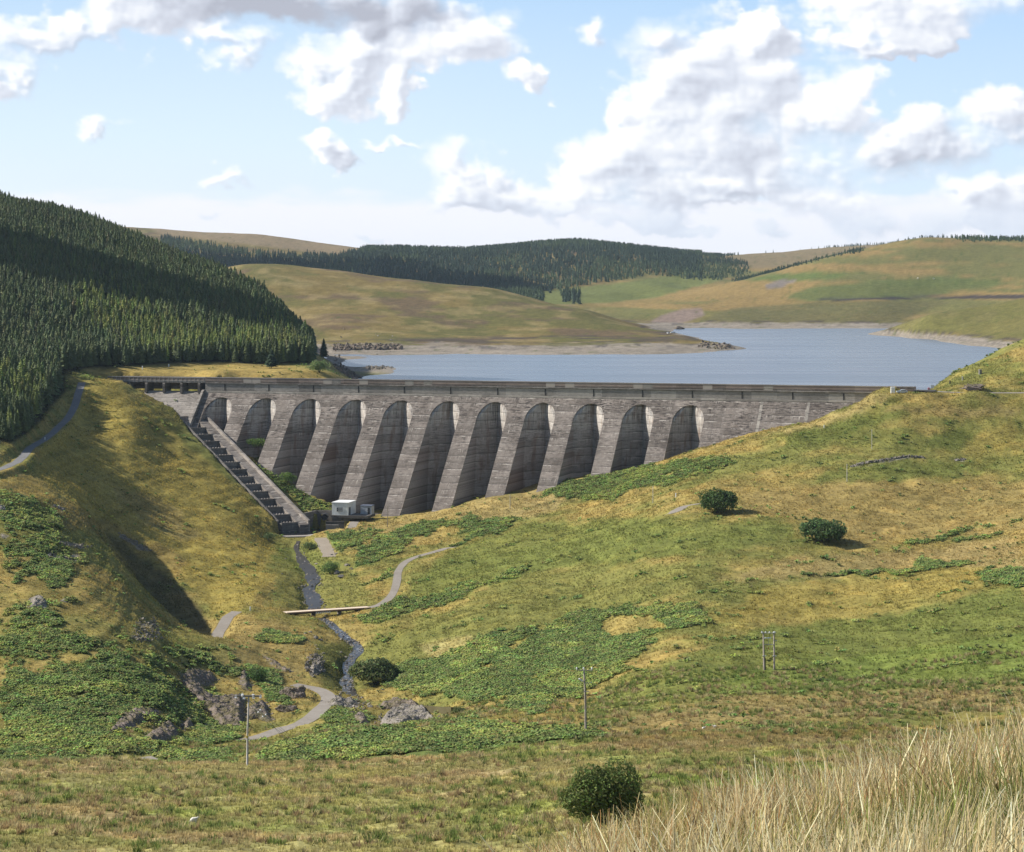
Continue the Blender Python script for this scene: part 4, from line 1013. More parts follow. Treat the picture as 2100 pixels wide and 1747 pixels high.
# --- the plantation: positions on a loose planting grid where the forest floor was laid
fpoly = np.array([(-200, 150), (0, 380), (300, 480), (520, 560), (640, 690), (645, 742), (560, 746), (420, 741), (300, 747), (170, 754), (118, 762), (128, 795), (40, 900), (-200, 955)], float)
def inpoly(P, u, v):
    ins = np.zeros(len(u), bool)
    for k in range(len(P)):
        a = P[k]; b = P[(k + 1) % len(P)]
        if a[1] != b[1]: ins ^= ((a[1] > v) != (b[1] > v)) & (u < (b[0] - a[0]) * (v - a[1]) / (b[1] - a[1]) + a[0])
    return ins
gx, gy = np.meshgrid(np.arange(-440, -60, 2.65), np.arange(760, 1640, 2.8)); gx = gx.ravel() + rng.uniform(-1.5, 1.5, gx.size); gy = gy.ravel() + rng.uniform(-1.5, 1.5, gy.size)
gzv = gz_at(gx, gy); gu = U0 + F * gx / gy; gv = VH - F * gzv / gy
ok = (gu > -130) & (gu < 660) & (((inpoly(fpoly, gu, gv)) & (gy < 1560)))
gx, gy, gzv, gu, gv = gx[ok], gy[ok], gzv[ok], gu[ok], gv[ok]
H = (rng.uniform(6.5, 9.8, len(gx)) + np.minimum(rng.exponential(.7, len(gx)), 2.2)) * (.72 + .56 * fbm(gx / 26, gy / 26, 88, 3)) * np.interp(gy, [780, 1000, 1400], [1.1, 1.15, .95])
band = inpoly(np.array([(150, 600), (190, 570), (330, 620), (420, 655), (560, 640), (640, 720), (640, 745), (400, 742), (330, 735), (200, 660)], float), gu + rng.normal(0, 14, len(gu)), gv - 40 + rng.normal(0, 8, len(gu)))
near = (gu < 128) & (gy < 905)
lar = band & (rng.random(len(gu)) < .75) | near & (rng.random(len(gu)) < .6)
fdist = gy - np.interp(gu, [-130, 0, 60, 128, 131, 300, 450, 560, 640], [760, 780, 810, 880, 955, 985, 1015, 1025, 1040]); lar &= (fdist > 24) | (rng.random(len(gu)) < .12)
tint = np.where(lar[:, None], LAR, np.where(rng.random(len(gu))[:, None] < .5, SPR, SPR2)) * rng.uniform(.84, 1.16, (len(gu), 1)) * (1 + .07 * rng.normal(size=(len(gu), 3)))
tint = np.clip(tint, .008, .35)
# which stand in front: nearest the camera along their own line of sight, measured in the open
key = gy + 0.0
vis = np.argsort(np.where((gv > 730) | (gu > 560), 0, 400) + (gy - np.interp(gu, [-130, 0, 60, 128, 131, 300, 450, 560, 640], [760, 780, 810, 880, 955, 985, 1015, 1025, 1040])))
top300 = vis[:300]; rest = vis[300:]
CON_T = [conifer(k, 19, 9, .21 + .04 * (k % 2), .3, .18) for k in range(3)]
LAR_T = [conifer(10 + k, 20, 9, .20, -.25, .3) for k in range(3)]
def tree_mesh(tm, tintc, name):
    mb = trunk_mb(); V0 = np.array(mb.v); V, T, K = tm
    nv = len(V0)
    col = np.concatenate([np.tile((.07, .055, .045), (nv, 1)), tintc[None] * K[:, None]])
    f3 = np.concatenate([np.array(mb.f3), T + nv])
    o = mk(name, np.concatenate([V0, V]), [np.array(mb.f4), f3], NEEDLE, col=col)
    return o
protoS = [tree_mesh(CON_T[k], (SPR, SPR2, SPR * 1.25)[k], 'spruce_tree') for k in range(3)]
protoL = [tree_mesh(LAR_T[k], (LAR, LAR * .8, LAR * 1.15)[k], 'larch_tree') for k in range(3)]
used = set()
for i in top300:
    pr = (protoL if lar[i] else protoS); k = int(rng.integers(3)); s = pr[k]
    key2 = (bool(lar[i]), k)
    if key2 in used: o = link(s.copy())
    else: o = s; used.add(key2)
    o.location = (gx[i], gy[i], gzv[i] - .2); o.rotation_euler.z = rng.uniform(0, 6.28)
    hh = H[i]; ww = hh * rng.uniform(.85, 1.2); o.scale = (ww, ww, hh)
    if lar[i]: tag(o, 'bright green larch along the lower edge of the dense plantation', 'tree', 'larches at the plantation edge')
    else: tag(o, 'dark green spruce along the lower edge of the dense plantation', 'tree', 'spruces at the plantation edge')
for s in protoS + protoL:
    if s.get('label') is None: bpy.data.objects.remove(s)
parts = []
for j in range(4):
    m = rest[(np.arange(len(rest)) % 4) == j]
    a = m[~lar[m]]; b = m[lar[m]]
    parts.append(spread(conifer(20 + j, 12, 6, .21 + .04 * (j % 2), .3, .16), gx[a], gy[a], gzv[a] - .2, H[a], rng.uniform(0, 6.28, len(a)), tint[a], rng.uniform(.85, 1.25, len(a))))
    if len(b): parts.append(spread(conifer(30 + j, 13, 6, .21, -.25, .25), gx[b], gy[b], gzv[b] - .2, H[b], rng.uniform(0, 6.28, len(b)), tint[b], rng.uniform(.85, 1.2, len(b))))
v_, t_, c_ = join(parts)
o = mk('forest', v_, [t_], NEEDLE, col=c_); tag(o, 'dense dark conifer plantation covering the steep hillside left of the dam', 'forest', None, 'stuff')
print('plantation', len(gx), 'larch', lar.sum())
# --- forests far across the water
fp = [([(330, 488), (520, 520), (690, 528), (770, 508), (950, 517), (1100, 497), (1180, 492), (1300, 505), (1440, 517), (1530, 540), (1540, 560), (1470, 575), (1330, 566), (1200, 584), (1110, 600), (1080, 615), (900, 600), (500, 560), (330, 520)], 2500, 5200, 8.2),
      ([(1150, 600), (1190, 600), (1185, 622), (1155, 622)], 2500, 3100, 8), ([(1010, 580), (1100, 590), (1120, 620), (1000, 610)], 2400, 3400, 9),
      ([(1460, 518), (1600, 506), (1820, 494), (1830, 498), (1600, 512), (1470, 526)], 3800, 6500, 10), ([(1500, 575), (1580, 560), (1770, 512), (1775, 522), (1600, 566), (1520, 580)], 3000, 5200, 8), ([(1950, 490), (2150, 482), (2150, 494), (1960, 496)], 3000, 6500, 9), ([(1820, 498), (1900, 488), (1960, 488), (1900, 492), (1830, 502)], 3300, 6500, 9)]
parts = []
cone = []
for poly, y0, y1, sp in fp:
    P = np.array(poly, float); yy = []; 
    X0 = (P[:, 0].min() - U0) / F; X1 = (P[:, 0].max() - U0) / F
    n = int((X1 - X0) * (y1 ** 2 - y0 ** 2) / 2 / sp ** 2)
    y = np.sqrt(rng.uniform(y0 ** 2, y1 ** 2, n)); u = rng.uniform(P[:, 0].min(), P[:, 0].max(), n); x = (u - U0) / F * y
    z = gz_at(x, y); v = VH - F * z / y
    k = inpoly(P, u + rng.normal(0, 3, n), v + rng.normal(0, 1.5, n))
    cone.append((x[k], y[k], z[k], u[k], v[k]))
fx, fy, fzv, fu, fv = [np.concatenate(c) for c in zip(*cone)]
tn = np.where((fbm(fx / 90, fy / 160, 44, 3) > .56)[:, None], np.array((.062, .092, .042)), np.array((.034, .058, .036))) * rng.uniform(.7, 1.35, (len(fx), 1))
parts = []
for j in range(3):
    m = np.arange(len(fx)) % 3 == j
    parts.append(spread(conifer(50 + j, 4, 5, .26, .2, .05), fx[m], fy[m], fzv[m] - .5, rng.uniform(8, 14, m.sum()) * np.where(fu[m] > 1440, .55, .85), rng.uniform(0, 6.28, m.sum()), tn[m], rng.uniform(.9, 1.3, m.sum())))
v_, t_, c_ = join(parts)
o = mk('forest', v_, [t_], NEEDLE, col=c_); tag(o, 'blue green conifer forest on the far hills beyond the reservoir', 'forest', None, 'stuff')
print('far trees', len(fx))

# ------------------------------------------------------------------ bushes and single trees
def crown_leaves(r, w, d, h, n, ls, col, lobes=10, base=.08, shape=1.0, seedlobes=None):
    lobes = lobes + 6; n = int(n * 1.15)
    """leaf clusters on several overlapping lobes: uneven outline with gaps"""
    L = []
    for k in range(lobes):
        a = r.uniform(0, 2 * math.pi); q = math.sqrt(r.uniform(0, 1)) * .74
        cz = r.uniform(base + .25, .78 - .25 * q * shape)
        L.append((math.cos(a) * q * w / 2, math.sin(a) * q * d / 2, cz * h, r.uniform(.13, .27) * w, r.uniform(.13, .27) * d, r.uniform(.12, .24) * h))
    if seedlobes: L = [(a * w, b * d, c * h, e * w, f * d, g_ * h) for a, b, c, e, f, g_ in seedlobes] + L[:len(L) // 2]; lobes = len(L)
    L = np.array(L); idx = r.integers(0, lobes, n)
    th = r.uniform(0, 2 * np.pi, n); cz = r.uniform(-.85, 1, n); sr = np.sqrt(1 - cz ** 2)
    N = np.stack([sr * np.cos(th), sr * np.sin(th), cz], -1)
    rad = r.uniform(.55, 1.1, n) ** .6 + (r.random(n) < .12) * r.uniform(0, .35, n)
    P = L[idx, :3] + N * L[idx, 3:] * rad[:, None]
    P[:, 2] = np.maximum(P[:, 2], r.uniform(0, .12, n) * h)
    P += fbm(P[:, 0] * 1.3 + P[:, 2], P[:, 1] * 1.3 - P[:, 2], 5, 3)[:, None] * N * .1 * w
    A = N + r.normal(0, .55, (n, 3)); A /= np.linalg.norm(A, axis=1)[:, None]
    U = np.cross(A, r.normal(size=(n, 3))); U /= np.linalg.norm(U, axis=1)[:, None]; W = np.cross(A, U)
    s = ls * r.uniform(.6, 1.4, n)[:, None]
    # each cluster: a bent leaf spray of two triangles pairs
    V = np.stack([P - U * s, P - W * s * .45 + A * s * .25, P + U * s, P + W * s * .45 + A * s * .25], 1)
    clump = .72 + .56 * fbm(P[:, 0] * 2.2 / (w / 4), P[:, 2] * 2.2 / (w / 4) + P[:, 1], 8, 3)
    c = col[None] * (r.uniform(.75, 1.3, n) * clump)[:, None] * (1 + .10 * r.normal(size=(n, 3)))
    i = np.arange(n) * 4
    T = np.concatenate([np.column_stack([i, i + 1, i + 2]), np.column_stack([i, i + 2, i + 3])])
    return V.reshape(-1, 3), T, np.clip(np.repeat(c, 4, 0), .004, .5)
def branches(r, w, h, n=7, th=.09):
    mb = MB()
    for k in range(n):
        a = 2 * math.pi * k / n + r.uniform(-.3, .3); q = r.uniform(.15, .38) * w
        mb.tube([(math.cos(a) * .12, math.sin(a) * .12, -.3), (math.cos(a) * q * .4, math.sin(a) * q * .4, h * .3), (math.cos(a) * q, math.sin(a) * q, h * r.uniform(.6, .8))], [th, th * .7, th * .2], 6)
    return mb
def bush(name, u, v, wpx, hpx, col, label, cat='bush', n=2600, ls=None, y0=150, y1=1300, lobes=11, base=.05, group=None, sink=0, pos=None, shape=1.0, seedlobes=None):
    p = place(u, v, y0, y1) if pos is None else np.array(pos)
    k = p[1] / F; w = wpx * k; h = hpx * k; r = np.random.default_rng(int(u * 7 + v))
    e = empty(name, (p[0], p[1], p[2] - sink), 0, label, cat, group)
    ls = ls or max(.13, w * .04)
    V, T, c = crown_leaves(r, w, w * .9, h, n, ls, np.array(col) * 1.65, lobes, base, shape, seedlobes)
    mk('crown', V, [T], LEAF, e, col=c)
    branches(r, w, h, 7, max(.05, w * .012)).build('trunk', BARK, e)
    return e
WIL = (.048, .066, .022)
bush('round_bush', 1471, 1052, 70, 52, (0.056, 0.085, 0.028), 'round dark bush beside the end of the grey path on the right hillside', n=4200, lobes=16, y0=560, shape=.8)
bush('spreading_bush', 1686, 1110, 88, 50, (0.059, 0.090, 0.034), 'wide dark bush lower right of the round bush on the golden slope', n=4500, lobes=17, y0=480)
bush('willow_bush', 1237, 1688, 150, 128, (0.081, 0.105, 0.031), 'large dark willow bush behind the tall rushes in the near field', n=11000, lobes=14, y0=190, y1=260, ls=.19, seedlobes=[(.20, 0, .66, .24, .26, .30), (.30, .05, .5, .18, .2, .34), (.06, -.05, .55, .22, .26, .28), (-.20, 0, .44, .22, .24, .26), (-.36, .03, .34, .14, .18, .22), (.02, 0, .3, .3, .3, .26), (.34, 0, .28, .16, .2, .26)])
bush('willow_scrub', 770, 1402, 98, 52, (0.087, 0.105, 0.040), 'feathery olive willow scrub on the right bank of the stream', n=4200, lobes=14, y0=480, y1=660)
bush('streamside_shrub', 677, 1176, 38, 28, (0.093, 0.136, 0.040), 'small rounded green shrub beside the stream below the gravel ramp', n=1500, y0=640, y1=860)
bush('alder_tree', 916, 1034, 40, 42, (0.070, 0.109, 0.034), 'small dark tree on the skyline in front of a dam buttress', 'tree', n=1600, y0=800, y1=872, base=.15)
bush('green_shrub', 655, 764, 38, 30, (0.116, 0.155, 0.059), 'pale green shrub near the water beside the left end of the crest', n=1500, y0=960, y1=1110)
bush('low_bush', 590, 990, 34, 24, (0.085, 0.132, 0.034), 'green shrub on the planted bank under the third bay', n=1200, y0=862, y1=960)
bush('low_bush', 613, 930, 40, 20, (0.078, 0.124, 0.034), 'green shrubs growing in the shaded foot of the second bay', n=1200, pos=list(dam(dam_t(530, 12), 14, 28)))
bush('low_bush', 560, 1018, 20, 14, (0.085, 0.132, 0.034), 'small green shrub on the bank beside the chute wall', n=700, y0=850, y1=960)
bush('broadleaf_tree', 132, 746, 48, 42, (0.085, 0.132, 0.037), 'rounded broadleaf tree at the forest edge above the shaded road', 'tree', n=1700, y0=900, y1=1000)
bush('small_shrub', 152, 752, 16, 14, (0.124, 0.171, 0.062), 'tiny pale shrub at the forest edge beside the road end', n=500, y0=900, y1=1000)
bush('basin_willow', 550, 1108, 26, 16, (0.078, 0.105, 0.040), 'grey green willow in front of the stilling basin wing wall', n=700, y0=780, y1=850)
bush('basin_willow', 635, 1128, 34, 17, (0.087, 0.116, 0.043), 'low willow thicket beside the stream below the basin sill', n=900, y0=760, y1=850)
bush('gorge_bush', 530, 1400, 40, 34, (0.046, 0.081, 0.025), 'dark bush in the cleft behind the grey rock face', n=1500, y0=440, y1=600)
bush('dark_scrub', 820, 1455, 34, 14, (0.074, 0.090, 0.034), 'low olive scrub at the end of the small weir', n=700, pos=list(place(945, 1462, 450, 620)))
def big_conifer(name, u, v, hpx, slim, label, y0, y1, seed):
    p = place(u, v, y0, y1); h = hpx * p[1] / F
    e = empty(name, p, 0, label, 'tree'); V, T, K = conifer(seed, 16, 11, slim, .15, .05)
    mk('crown', V * h, [T], NEEDLE, e, col=np.array((.035, .060, .032))[None] * K[:, None])
    mb = trunk_mb(.02); m2 = MB(); m2.tube([(0, 0, -.5), (0, 0, h * .4), (0, 0, h * .9)], [h * .02, h * .015, h * .003], 7); m2.build('trunk', BARK, e)
big_conifer('conifer_tree', 557, 755, 42, .40, 'stout dark conifer standing alone on the golden verge', 960, 1060, 71)
big_conifer('conifer_tree', 664, 735, 42, .33, 'dark conifer above the water at the tip of the forest', 1000, 1180, 72)

# ------------------------------------------------------------------ ground plants
def region(n, y0, y1, u0=-420, u1=2560):
    if u0 == -420: n = int(n * 1.36)
    y = np.sqrt(rng.uniform(y0 ** 2, y1 ** 2, n)); u = rng.uniform(u0, u1, n)
    return (u - U0) / F * y, y
def frond_clump(seed, nf=8):
    r = np.random.default_rng(seed); V = []; T = []; K = []
    for j in range(nf):
        a = 2 * math.pi * j / nf + r.uniform(-.4, .4); l = r.uniform(.55, 1.0); up = r.uniform(.5, 1.0); ca, sa = math.cos(a), math.sin(a); w = l * .26
        b = len(V)
        V += [(0, 0, .1), (ca * l * .45 - sa * w, sa * l * .45 + ca * w, up * .8), (ca * l * .45 + sa * w, sa * l * .45 - ca * w, up * .8), (ca * l, sa * l, up * .62)]
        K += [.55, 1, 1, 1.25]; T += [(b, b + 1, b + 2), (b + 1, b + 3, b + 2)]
    return np.array(V), np.array(T), np.array(K)
def scatter(name, label, tmpls, x, y, sc_, tint_, m, cat):
    parts = []; z = gz_at(x, y); nt_ = len(tmpls)
    for j in range(nt_):
        k = np.arange(len(x)) % nt_ == j
        parts.append(spread(tmpls[j], x[k], y[k], z[k] - .05, sc_[k], rng.uniform(0, 6.28, k.sum()), tint_[k]))
    v_, t_, c_ = join(parts)
    o = mk(name, v_, [t_], m, col=np.clip(c_, .003, .8)); tag(o, label, cat, None, 'stuff'); print(name, len(x), len(t_)); return o
x1, y1 = region(420000, 335, 640); x2, y2 = region(330000, 640, 1060)
x = np.concatenate([x1, x2]); y = np.concatenate([y1, y2]); k = rng.random(len(x)) < gsample(Bm.astype(float), x, y) ** 1.5 * .95 + .004 * (n_g := gsample(n1, x, y) > .5)
def near_line(L, x, y, d):
    m = np.zeros(len(x), bool); c = np.nonzero((x > L[:, 0].min() - d) & (x < L[:, 0].max() + d) & (y > L[:, 1].min() - d) & (y < L[:, 1].max() + d))[0]
    if len(c):
        D = np.hypot(x[c][:, None] - L[None, :, 0], y[c][:, None] - L[None, :, 1]).min(1); m[c] = D < d
    return m
for L, d in ((L_shade, 2.6), (L_upper, 2.4), (L_bend, 2.8), (L_track, 2.0), (L_spur, 2), (L_shed, 2.4), (L_low, 2), (L_ramp, 3), (L_stream1, 3.2), (L_stream2, 2.2), (L_crest, 4)): k &= ~near_line(L, x, y, d)
x, y = x[k], y[k]
tn = np.array((.180, .232, .066)) * rng.uniform(.55, 1.45, (len(x), 1)) * (.6 + .8 * fbm(x / 3.1, y / 3.1, 38, 3))[:, None] * (1 + .12 * rng.normal(size=(len(x), 3)))
tn = np.where((fbm(x / 12, y / 12, 33, 3) > .56)[:, None], tn * np.array((1.45, 1.3, 1.2)), tn)
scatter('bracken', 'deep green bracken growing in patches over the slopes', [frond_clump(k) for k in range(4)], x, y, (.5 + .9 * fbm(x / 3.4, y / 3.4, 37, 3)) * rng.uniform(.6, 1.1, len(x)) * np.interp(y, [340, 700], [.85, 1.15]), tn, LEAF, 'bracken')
def tuft(seed, nb=6, lean=.5, wd=.10):
    r = np.random.default_rng(seed); V = []; T = []; K = []
    for j in range(nb):
        a = r.uniform(0, 6.28); l = r.uniform(.2, 1) * lean; h = r.uniform(.55, 1); ca, sa = math.cos(a), math.sin(a); o = r.normal(0, .16, 2)
        b = len(V); V += [(o[0] - sa * wd, o[1] + ca * wd, 0), (o[0] + sa * wd, o[1] - ca * wd, 0), (o[0] + ca * l, o[1] + sa * l, h)]
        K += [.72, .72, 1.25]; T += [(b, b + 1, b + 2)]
    return np.array(V), np.array(T), np.array(K)
xa, ya = region(170000, 188, 345); xb, yb = region(260000, 330, 960)
x = np.concatenate([xa, xb]); y = np.concatenate([ya, yb])
bm_ = gsample(Bm.astype(float), x, y); fl_ = gsample(COL, x, y)
tq = dam_tq(x, y); s_ = (x - TX) * LX + (y - TY) * LY; w_ = (x - TX) * RX + (y - TY) * RY
okk = (rng.random(len(x)) > bm_ * 1.1) & ~((s_ > -25) & (s_ < 112) & (w_ > -1.5) & (w_ < 13)) & ~((tq[1] < 60) & (tq[1] > -8) & (tq[0] > 0) & (y > 868))
for L, d in ((L_shade, 2.6), (L_upper, 2.4), (L_bend, 2.6), (L_track, 2.2), (L_spur, 2), (L_shed, 2.4), (L_low, 2), (L_ramp, 3), (L_stream1, 2.4), (L_stream2, 1.5), (L_crest, 4)): okk &= ~near_line(L, x, y, d)
dens = sstep(.30, .62, fbm(x / 7, y / 7, 19, 3)); okk &= rng.random(len(x)) < .25 + .75 * dens
x, y, fl_ = x[okk], y[okk], fl_[okk]
pal = rng.random(len(x))[:, None]
tn = fl_ * 1.45 * rng.uniform(.8, 1.3, (len(x), 1)); tn = np.where(pal < .16, tn * .5 + STRAW * .5, np.where(pal > .86, tn * .55, tn))
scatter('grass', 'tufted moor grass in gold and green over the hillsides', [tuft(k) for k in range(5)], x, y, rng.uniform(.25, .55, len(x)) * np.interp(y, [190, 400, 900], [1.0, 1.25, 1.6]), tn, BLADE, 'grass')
# green rush tussocks dotted over the near field
x, y = region(16000, 188, 470); k = (fbm(x / 14, y / 7, 29, 3) + .12 * rng.random(len(x)) > .55) & (gsample(Bm.astype(float), x, y) < .3); x, y = x[k], y[k]
tn = np.where((fbm(x / 5, y / 5, 30, 3) + .2 * rng.normal(size=len(x)) < .48)[:, None], np.array((.155, .20, .052)), np.where((rng.random(len(x)) < .5)[:, None], np.array((.40, .34, .17)), np.array((.30, .215, .11)))) * rng.uniform(.7, 1.3, (len(x), 1))
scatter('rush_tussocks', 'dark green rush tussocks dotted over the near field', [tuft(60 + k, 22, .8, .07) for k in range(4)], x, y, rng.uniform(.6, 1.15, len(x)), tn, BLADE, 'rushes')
# ------------------------------------------------------------------ the tall dry rushes on the knoll
def stalks(n, y0, y1, u0, u1, hmin, hmax, wd, cols, heads=0.0, clumpy=.5, dens=None):
    x, y = region(n, y0, y1, u0, u1)
    c = fbm(x * 1.1, y * 1.1, 47, 3)
    k = rng.random(n) < np.clip((c - .28) * 3.2, .12, 1)
    if dens is not None: k &= rng.random(n) < dens(U0 + F * x / y)
    x, y, c = x[k], y[k], c[k]; n = len(x)
    z = gz_at(x, y)
    cl = fbm(x * .55, y * .55, 99, 3)
    la = 2 * np.pi * fbm(x * .4, y * .4, 52, 2) * 1.5 + rng.normal(0, .9, n); ln = np.abs(rng.normal(.14, .34, n)) + .05
    h = rng.uniform(hmin, hmax, n) * (.5 + 1.0 * cl) * np.interp(U0 + F * x / y, [900, 1200, 2100], [.75, .9, 1.05])
    w = wd * rng.uniform(.45, 1.9, n)
    # five points along a leaning, slightly bent stalk; some are broken over
    brk_ = rng.random(n) < .10
    V = []
    tw = np.tan(rng.uniform(-1.15, 1.15, n))
    NP = 4
    for j in range(NP + 1):
        f = j / NP
        bend = ln * h * f ** 1.7
        zz = h * f * (1 - .18 * ln * f)
        zz = np.where(brk_ & (f > .6), h * .6 - (f - .6) * h * .3, zz); bend = np.where(brk_ & (f > .6), bend + (f - .6) * h * .9, bend)
        cx_ = x + np.cos(la) * bend; cy_ = y + np.sin(la) * bend
        ww = w * (1 - .75 * f)
        V.append(np.stack([cx_ - ww, cy_ - ww * tw, z + zz], -1)); V.append(np.stack([cx_ + ww, cy_ + ww * tw, z + zz], -1))
    V = np.stack(V, 1); m = V.shape[1]
    base = (np.arange(n) * m)[:, None]
    Q = np.concatenate([base + np.array([2 * j, 2 * j + 1, 2 * j + 3, 2 * j + 2])[None] for j in range(NP)])
    ci = np.clip((fbm(x * .8, y * .8, 63, 2) * 1.6 - .3 + rng.normal(0, .28, n)) * len(cols), 0, len(cols) - 1).astype(int)
    cc = np.array(cols)[ci] * (rng.uniform(.45, 1.35, (n, 1)))
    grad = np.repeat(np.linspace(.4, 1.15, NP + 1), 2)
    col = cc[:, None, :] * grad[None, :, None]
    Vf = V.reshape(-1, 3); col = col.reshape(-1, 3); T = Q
    hd = rng.random(n) < heads
    if hd.any():
        tip = V[hd, 5]; b = len(Vf); r = .011
        oo = np.array([(r, 0, 0), (0, r, 0), (-r, 0, 0), (0, -r, 0), (0, 0, .028), (0, 0, -.02)])
        HV = (tip[:, None] + oo[None] * rng.uniform(.7, 1.6, (hd.sum(), 1, 1)))
        # a rush's brown flower cluster as two stacked folded diamonds
        q = b + (np.arange(hd.sum()) * 6)[:, None]
        hq = np.concatenate([q + np.array([[0, 4, 2, 5]]), q + np.array([[1, 4, 3, 5]])])
        T = np.concatenate([T, hq]); Vf = np.concatenate([Vf, HV.reshape(-1, 3)]); col = np.concatenate([col, np.tile((.07, .035, .018), (len(HV) * 6, 1))])
    return Vf, T, col
PALE = (.78, .66, .41); TAN = (.63, .50, .26); OLV = (.34, .31, .11); RED = (.40, .23, .10); GRN = (.17, .21, .05)
edge_d = lambda u: np.interp(u, [850, 1000, 1150, 1300, 1500], [0, .25, .7, .95, 1])
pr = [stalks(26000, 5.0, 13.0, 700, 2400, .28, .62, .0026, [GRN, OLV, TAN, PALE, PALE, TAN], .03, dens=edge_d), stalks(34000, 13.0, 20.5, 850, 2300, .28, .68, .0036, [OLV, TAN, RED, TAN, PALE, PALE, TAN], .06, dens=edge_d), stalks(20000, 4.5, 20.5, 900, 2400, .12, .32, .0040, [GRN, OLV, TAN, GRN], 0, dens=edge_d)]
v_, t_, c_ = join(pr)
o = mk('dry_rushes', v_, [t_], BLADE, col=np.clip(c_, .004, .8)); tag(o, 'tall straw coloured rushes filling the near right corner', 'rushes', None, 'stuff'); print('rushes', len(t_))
# ------------------------------------------------------------------ timber bridge over the stream
pa = place(584, 1257, 600, 720); pb = place(756, 1246, 600, 720)
pa[2] -= .05; pb[2] -= .05
d = pb - pa; L_ = float(np.hypot(d[0], d[1])); br = empty('timber_bridge', pa, math.atan2(d[1], d[0]), 'long low timber bridge with an orange brown deck crossing the stream', 'bridge')
sl = d[2] / L_
PLK = mat('deck_timber', (.42, .27, .16), .85, .1); _t = NT(PLK); _o = _t.obj()
_t.l.new(_t.mix(_t.rng(_t.noise(_t.scale(_o, 3, .3, 1), 1.5, 3), .3, .7), (.60, .49, .37), (.74, .62, .48)), _t.p.inputs['Base Color'])
EDGE = mat('edge_timber', (.42, .28, .19), .85, .1)
def bx(mb, x0, x1, y0, y1, z0, z1): return mb.hexa([(x0, y0, z0 + sl * x0), (x1, y0, z0 + sl * x1), (x1, y1, z0 + sl * x1), (x0, y1, z0 + sl * x0), (x0, y0, z1 + sl * x0), (x1, y0, z1 + sl * x1), (x1, y1, z1 + sl * x1), (x0, y1, z1 + sl * x0)])
mb = MB(); k = 0
while k < L_: bx(mb, k, min(k + .46, L_), -1.5, 1.5, .22, .30); k += .48
mb.build('deck', PLK, br)
for y in (-1.56, 1.44):
    mb = MB(); bx(mb, 0, L_, y, y + .12, .05, .38); mb.build('kerb', EDGE, br)
for y in (-1.2, .9):
    mb = MB(); bx(mb, 0, L_, y, y + .3, -.35, .22); mb.build('beam', mat('beam_dark', (.05, .04, .035), .9), br)
for f in (.33, .64):
    mb = MB(); bx(mb, L_ * f, L_ * f + .35, -1.4, 1.4, -4, -.35); mb.build('pier', CON_D, br)
mb = MB()
for k in range(8): bx(mb, L_ * .34 + k * .62, L_ * .34 + k * .62 + .3, -1.75, -1.58, -.55, -.05)
mb.build('rail_bracket', WHITE, br)
# ------------------------------------------------------------------ overhead line poles
POLE = mat('pole_timber', (.22, .19, .155), .9, .1); _t = NT(POLE); _t.l.new(_t.mix(_t.rng(_t.noise(_t.scale(_t.obj(), 6, 6, .5), 1.2, 4), .35, .65), (.15, .125, .10), (.32, .285, .24)), _t.p.inputs['Base Color'])
POLEW = mat('pole_grey', (.40, .385, .35), .9, .1); INS = mat('insulator_white', (.75, .76, .78), .25, .5); GALV = mat('galvanised', (.40, .41, .42), .5, .4, .3)
WIRE = mat('stay_wire', (.30, .30, .30), .6, .3)
def pole_at(u, v, y0, y1):
    p = place(u, v, y0, y1); return p, p[1] / F
p, k = pole_at(507, 1571, 240, 345)
e = empty('power_pole', p, 0, 'pale timber power pole with a crossarm of big white disc insulators and stay wires', 'power pole')
h = 144 * k
mb = MB(); mb.tube([(0, 0, -.6), (.05, 0, h * .5), (.22 * k * 14, 0, h)], [.165, .14, .11], 10); mb.build('pole', POLEW, e, smooth=True)
tx = .22 * k * 14
mb = MB(); mb.box(tx - 2.05, tx + 1.8, -.12, .06, h - .14, h + .10); mb.build('crossarm', mat('arm_steel', (.14, .14, .145), .6, .3), e)
for dx, dz, m_ in ((-26, 2, 0), (-13, 5, 1), (-9.5, 0, 0), (10, 1, 1), (9, 4, 0), (24, 2, 0)):
    mb = MB(); X = tx + dx * k
    for q in range(3): mb.tube([(X, -.05, h + dz * k - .10 - q * .15), (X, -.05, h + dz * k - .17 - q * .15)], [.22, .15], 10)
    mb.tube([(X, -.05, h + dz * k + .12), (X, -.05, h + dz * k - .5)], .03, 6); mb.build('insulator', INS, e)
for a, b in (((5, -8), (60, -62)), ((5, -11), (52, -64)), ((30, -34), (122, -142)), ((33, -36), (146, -146))):
    pass
def wire(name, pts, r, parent, m=WIRE): mb = MB(); mb.tube(pts, r, 5); return mb.build(name, m, parent)
g1 = place(567, 1485, 420, 520); g2 = place(557, 1487, 420, 520)
for g0, z0 in ((g1, h - .5), (g2, h - 1.0)):
    q = Vector(g0) - Vector(p); a = Vector((tx, 0, z0)); w_o = wire('stay_wire', [a, a.lerp(q, .5) + Vector((0, 0, -.5)), q], .035, e)
    for f in (.33, .52):
        c = a.lerp(q, f); mb = MB(); mb.ball(c, .14, 8, 6); mb.build('stay_insulator', INS, w_o)
g3 = place(628, 1563, 250, 345); g4 = place(652, 1567, 250, 345)
for g0, z0 in ((g3, h - .6), (g4, h - .7)):
    q = Vector(g0) - Vector(p); wire('stay_wire', [Vector((tx, 0, z0)), q], .02, e)
mb = MB(); mb.box(-.1, .1, -.19, -.155, h * .40, h * .40 + .35); mb.build('warning_plate', mat('plate_yellow', (.55, .42, .05), .6), e)
p, k = pole_at(1201, 1500, 300, 400)
